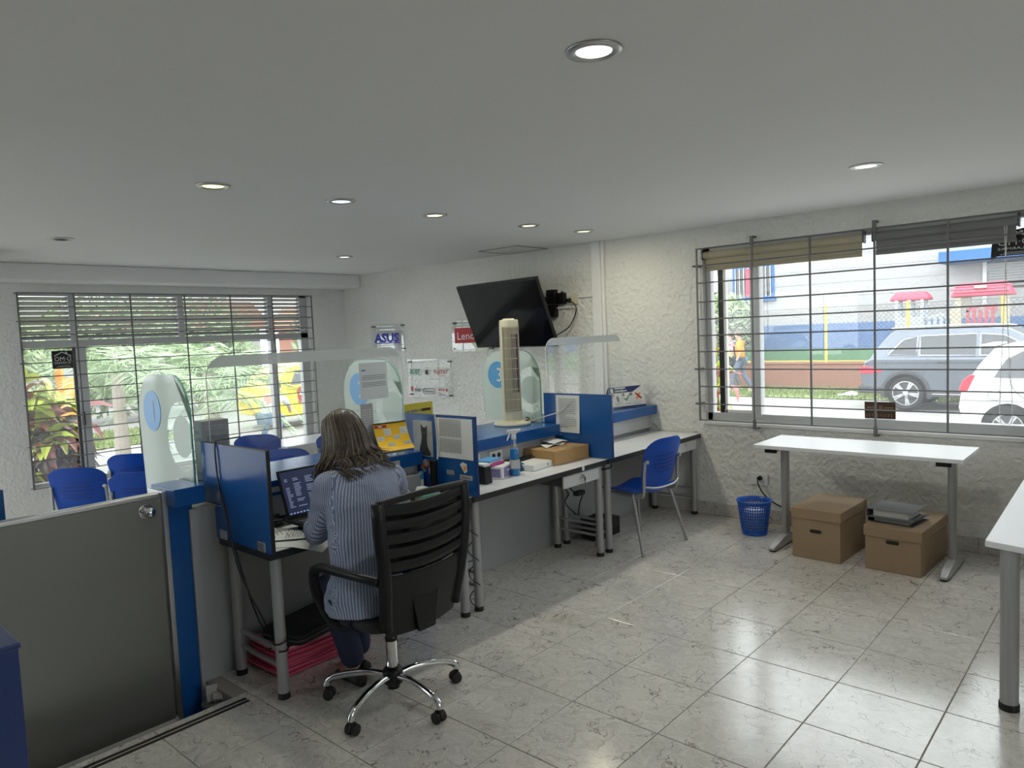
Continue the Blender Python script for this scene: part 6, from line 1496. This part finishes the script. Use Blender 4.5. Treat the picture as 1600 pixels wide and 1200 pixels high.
# people outdoors ---------------------------------------------------
def walker(lab, loc, face, shirt, legs, hairm, stride=.25, bag=False, crouch=False):
    t = thing('person', lab, 'person', loc)
    f = Vector((cos(face), sin(face), 0)); s = Vector((-f.y, f.x, 0)); o = Vector(loc)
    def P(a, b, c): return o + f*a + s*b + EZ*c
    if not crouch:
        J = dict(pel=P(0, 0, .92), ch=P(.02, 0, 1.25), nk=P(.03, 0, 1.44), hd=P(.06, 0, 1.60), ls=P(.02, .19, 1.38), le=P(-.04, .24, 1.12), lw=P(.06, .23, .90), rs=P(.02, -.19, 1.38), re=P(.0, -.24, 1.12), rw=P(.12, -.22, .92),
            lh=P(0, .09, .90), lk=P(stride*.7, .10, .50), la=P(stride, .10, .09), rh=P(0, -.09, .90), rk=P(-stride*.2, -.10, .50), ra=P(-stride*1.1, -.10, .12), lt=P(stride+.14, .10, .04), rt=P(-stride*1.1+.13, -.10, .05))
    else:
        J = dict(pel=P(-.12, 0, .50), ch=P(.12, 0, .78), nk=P(.28, 0, .92), hd=P(.40, 0, 1.02), ls=P(.20, .19, .86), le=P(.42, .24, .70), lw=P(.58, .2, .80), rs=P(.20, -.19, .86), re=P(.40, -.24, .66), rw=P(.55, -.2, .50),
            lh=P(-.1, .10, .48), lk=P(.26, .15, .48), la=P(-.02, .13, .09), rh=P(-.1, -.10, .48), rk=P(.26, -.15, .48), ra=P(-.02, -.13, .09), lt=P(.14, .13, .04), rt=P(.14, -.13, .04))
    K = list(J); I = {k: i for i, k in enumerate(K)}
    E_ = [('pel', 'ch'), ('ch', 'nk'), ('nk', 'hd'), ('ch', 'ls'), ('ls', 'le'), ('le', 'lw'), ('ch', 'rs'), ('rs', 're'), ('re', 'rw'), ('pel', 'lh'), ('lh', 'lk'), ('lk', 'la'), ('la', 'lt'), ('pel', 'rh'), ('rh', 'rk'), ('rk', 'ra'), ('ra', 'rt')]
    R = dict(pel=.12, ch=.13, nk=.055, hd=.095, ls=.06, le=.042, lw=.03, rs=.06, re=.042, rw=.03, lh=.085, lk=.058, la=.042, rh=.085, rk=.058, ra=.042, lt=.035, rt=.035)
    skin_mesh('body', [J[k] for k in K], [(I[a], I[b]) for a, b in E_], [R[k] for k in K], 'skin', t, 1)
    def sub(ks, es, rs, nm, m):
        i = {k: n for n, k in enumerate(ks)}
        skin_mesh(nm, [J[k] if isinstance(k, str) else k for k in ks], [(i[a], i[b]) for a, b in es], rs, m, t, 1)
    J['hem'] = J['pel'] + (J['pel']-J['ch'])*.1; J['lm'] = J['ls'].lerp(J['le'], .85); J['rm'] = J['rs'].lerp(J['re'], .85); J['up'] = J['ch'].lerp(J['nk'], .6)
    sub(['ch', 'hem', 'up', 'ls', 'lm', 'rs', 'rm'], [('ch', 'hem'), ('ch', 'up'), ('ch', 'ls'), ('ls', 'lm'), ('ch', 'rs'), ('rs', 'rm')], [(.19, .135), (.18, .135), (.12, .09), .08, .066, .08, .066], 'shirt', shirt)
    sub(['pel', 'lh', 'lk', 'la', 'rh', 'rk', 'ra'], [('pel', 'lh'), ('lh', 'lk'), ('lk', 'la'), ('pel', 'rh'), ('rh', 'rk'), ('rk', 'ra')], [(.15, .12), .10, .078, .062, .10, .078, .062], 'trousers', legs)
    h = J['hd']; MB().ball(h+EZ*.02, (.088, .10, .115), 14, 10).build('head', 'skin', t, smooth=True)
    MB().ball(h+EZ*.05-f*.02, (.10, .105, .105), 14, 10).build('hair', hairm, t, smooth=True)
    for k in ('l', 'r'):
        p = J[k+'a']; MB().loft([[p + f*a + s*w*cos(q) + EZ*(hh*.5*sin(q) - p.z + o.z + hh*.5) for q in [i*pi/4 for i in range(8)]] for a, w, hh in ((-.06, .03, .06), (.0, .04, .09), (.12, .045, .05), (.18, .02, .03))]).build('shoe', 'paper', t, smooth=True)
    if bag: MB().ball(P(-.17, 0, 1.22), (.11, .14, .20), 12, 10).build('backpack', 'mblack', t, smooth=True); MB().tube([P(.12, .12, 1.0), P(.14, .12, 1.3), P(-.05, .12, 1.46), P(-.15, .1, 1.35)], .02, 5).build('strap', 'ink', t)
    return t
M['lden'] = mat('light_denim', (.16, .24, .36), .8)
M['mden'] = mat('mid_denim', (.10, .13, .19), .8)
M['pinkw'] = mat('pale_pink_cloth', (.62, .52, .58), .8)
walker('person in an orange top and jeans walking past the fence', (19.5, 8.80, G), radians(100), 'orange', 'mden', 'hair')
walker('person in a pale pink top with a backpack ahead of the orange top', (20.1, 9.36, G), radians(95), 'pinkw', 'dgrey', 'hair', .2, True)
walker('crouching person in white top and light jeans near the yellow taxi', (7.42, 13.2, G), radians(35), 'paper', 'lden', 'hair', crouch=True)

# plants ------------------------------------------------------------
def leaf_mesh(m, L=.24, w=.045):
    mb = MB(); n = 6; vs = []; fs = []
    for i in range(n+1):
        u = i/n; hw_ = w*sin(pi*min(u*.92+.06, 1))**.8; z = .06*sin(pi*u*.8) - .10*u*u
        vs += [(L*u, -hw_, z+.02*hw_/w), (L*u, 0, z), (L*u, hw_, z+.02*hw_/w)]
    for i in range(n): fs += [(3*i, 3*i+3, 3*i+4, 3*i+1), (3*i+1, 3*i+4, 3*i+5, 3*i+2)]
    me = bpy.data.meshes.new('leaf'); me.from_pydata(vs, [], fs); me.materials.append(M[m]); return me
LV = {k: leaf_mesh(k) for k in ('leafy', 'leafr', 'leafp')}
def shrub(lab, loc, h, mats, n, seed, sc=1.):
    t = thing('croton_shrub', lab, 'shrub', loc, 0, 'croton shrubs outside the windows'); rn = random.Random(seed)
    st = MB(); tips = []
    for k in range(5):
        tip = Vector((rn.uniform(-.16, .16), rn.uniform(-.14, .14), h*rn.uniform(.55, 1))); tips.append(tip)
        st.tube(spline([Vector(loc), Vector(loc)+tip*.5+Vector((tip.x*.3, 0, 0)), Vector(loc)+tip], 4), .01, 5)
    st.build('stem', 'trunk', t)
    for k in range(n):
        tip = tips[k % 5]*rn.uniform(.55, 1.0)
        o = bpy.data.objects.new('leaf', LV[mats[k % len(mats)]]); C.objects.link(o); o.parent = t; o.location = tip
        o.rotation_euler = (rn.uniform(-.5, .5), rn.uniform(-.9, .35), rn.uniform(0, 2*pi)); s = sc*rn.uniform(.7, 1.2); o.scale = (s, s, s)
shrub('yellow green croton shrub close outside the left window, upper leaves', (2.50, 9.45, G), 1.85, ['leafy', 'leafy', 'leafr', 'leafy'], 110, 1, 1.6)
shrub('dark red and purple croton shrub below the yellow green one', (2.62, 9.30, G), 1.15, ['leafr', 'leafp', 'leafp'], 70, 2, 1.3)
shrub('mixed croton shrub with yellow leaves beside the left window mullion', (2.85, 9.60, G), 1.5, ['leafy', 'leafp', 'leafr', 'leafp'], 80, 3, 1.4)
shrub('purple croton shrub low at the left end of the left window', (2.30, 9.25, G), .95, ['leafp', 'leafp', 'leafy'], 50, 4)
shrub('croton shrub seen in the slit of the open sash of the right window', (7.15, 3.50, G), 1.9, ['leafy', 'leafr', 'leafy'], 60, 5)
def frond_mesh(L, droop, seed):
    rn = random.Random(seed); mb = MB(); R_ = []
    n = 30
    for i in range(n+1):
        u = i/n; R_.append(Vector((L*u*(1-.12*u), 0, L*(.38*u - droop*u*u))))
    mb.tube(R_, .012, 4, rs=[.014*(1-.85*i/n) for i in range(n+1)])
    for i in range(4, n):
        u = i/n; ll = L*.30*sin(pi*min(1, .15+u*.85))**.7*(1-.3*u)+.05
        for s in (-1, 1):
            a = R_[i]; dirv = Vector((.55, s*.85, -.12-.35*rn.random())).normalized(); w = Vector((.012, 0, 0))
            m_ = a+dirv*ll*.55; e = a+dirv*ll+Vector((0, 0, -.10*ll))
            mb.add([a-w*.6, a+w*.6, m_+w, m_-w, e], [(0, 1, 2, 3), (3, 2, 4)])
    me = bpy.data.meshes.new('frond'); me.from_pydata(mb.v, [], mb.f); me.materials.append(M['palm']); return me
FM = [frond_mesh(1.75, .75, 1), frond_mesh(1.6, .55, 2), frond_mesh(1.9, .95, 3)]
def palm(lab, loc, zc, n, seed, sc=1.):
    t = thing('palm_tree', lab, 'palm', loc); rn = random.Random(seed); b = Vector(loc)
    MB().tube([b, b+EZ*(zc-loc[2])*.5, b+EZ*(zc-loc[2])], .10, 10, rs=[.13, .10, .09]).build('trunk', 'trunk', t)
    for k in range(n):
        o = bpy.data.objects.new('frond', FM[k % 3]); C.objects.link(o); o.parent = t; o.location = (0, 0, zc-loc[2])
        o.rotation_euler = (0, rn.uniform(-.75, .25), 2*pi*k/n*1.0+rn.uniform(-.25, .25)); s = sc*rn.uniform(.8, 1.15); o.scale = (s, s, s)
palm('palm tree with grey trunk left of the glass panel outside the left window', (4.45, 12.6, G), 1.35, 16, 1, .85)
palm('low palm tree right of it behind the printed carton', (5.95, 12.4, G), .85, 18, 2, .95)
palm('palm tree in the middle of the left window behind the other two', (6.6, 14.0, G), 1.2, 12, 3)
grass_patch(4.0, 7.0, 15.5, 18.5, 2500, .14, 'patch of green lawn behind the palms')
grass_patch(5.3, 7.6, 9.0, 10.4, 1500, .14, 'patch of lawn close under the left window at its right end')
kb_ = thing('orange_kiosk', 'slim orange booth with a grey panel beyond the crotons', 'booth', (5.3, 17.6, G))
MB().prism([(.0, .0), (.20, 0), (.30, 1.3), (.26, 1.95), (-.08, 1.95), (-.05, 1.2)], (5.14, 17.5, G), EX, EZ, (0, .5, 0)).build('shell', 'orange', kb_, bevel=.04)
B(5.12, 17.48, 1.2, 5.36, 17.5, 1.48).build('grey_panel', 'grey', kb_)
def house(lab, x0, x1, y, h, roof, wallm='bwall'):
    t = thing('house', lab, 'building', ((x0+x1)/2, y, G))
    B(x0, y, G, x1, y+4, h).build('wall', wallm, t)
    MB().prism([(x0-.4, h), (x1+.4, h), (x1-.5, h+1.0), (x0+.5, h+1.0)], (0, y-.4, 0), EX, EZ, (0, 4.8, 0)).build('roof', roof, t)
    n = max(1, int((x1-x0)/2.2))
    for k in range(n):
        xc = x0+(x1-x0)*(k+.5)/n
        f = B(xc-.5, y-.04, .9, xc+.5, y, 2.0).build('window', 'white', t); B(xc-.42, y-.05, .98, xc+.42, y-.04, 1.92).build('pane', 'carglass', f)
house('pale house far behind the crotons at the left of the left window', 3.2, 8.0, 26, 2.4, 'grey')
house('pale house with terracotta roof far behind the palms', 9.5, 15.0, 27, 2.4, 'terra')
house('terracotta walled house behind the taxi', 17.0, 24.0, 25, 2.3, 'terra', 'terra')
def tree(lab, loc, h, r, seed):
    t = thing('tree', lab, 'tree', loc); rn = random.Random(seed); b = Vector(loc)
    MB().tube([b, b+EZ*h*.6], .14, 8, rs=[.18, .1]).build('trunk', 'trunk', t)
    mb = MB()
    for k in range(2600):
        d = Vector((rn.gauss(0, 1), rn.gauss(0, 1), rn.gauss(0, .8))).normalized()*r*rn.uniform(.55, 1.05)*(1+.25*sin(3*rn.random()))
        p = b + EZ*h + d; e = Vector((rn.uniform(-1, 1), rn.uniform(-1, 1), rn.uniform(-1, 1)))*.16; g_ = e.orthogonal().normalized()*.06
        mb.add([p-e, p+g_, p+e, p-g_], [(0, 1, 2, 3)])
    mb.build('foliage', 'tree', t)['kind'] = 'stuff'
tree('round green tree beyond the crotons at the far left', (3.8, 19, G), 1.9, 1.1, 1)
tree('green tree behind the left palm', (7.4, 21, G), 2.0, 1.5, 2)
tree('green tree behind the middle palm', (10.2, 22, G), 1.9, 1.4, 3)
tree('green tree above the taxi at the right end of the left window', (14.6, 21, G), 2.2, 1.3, 4)
tree('small tree at the corner of the white building across the street', (22.9, 10.9, G), 1.9, .9, 5)
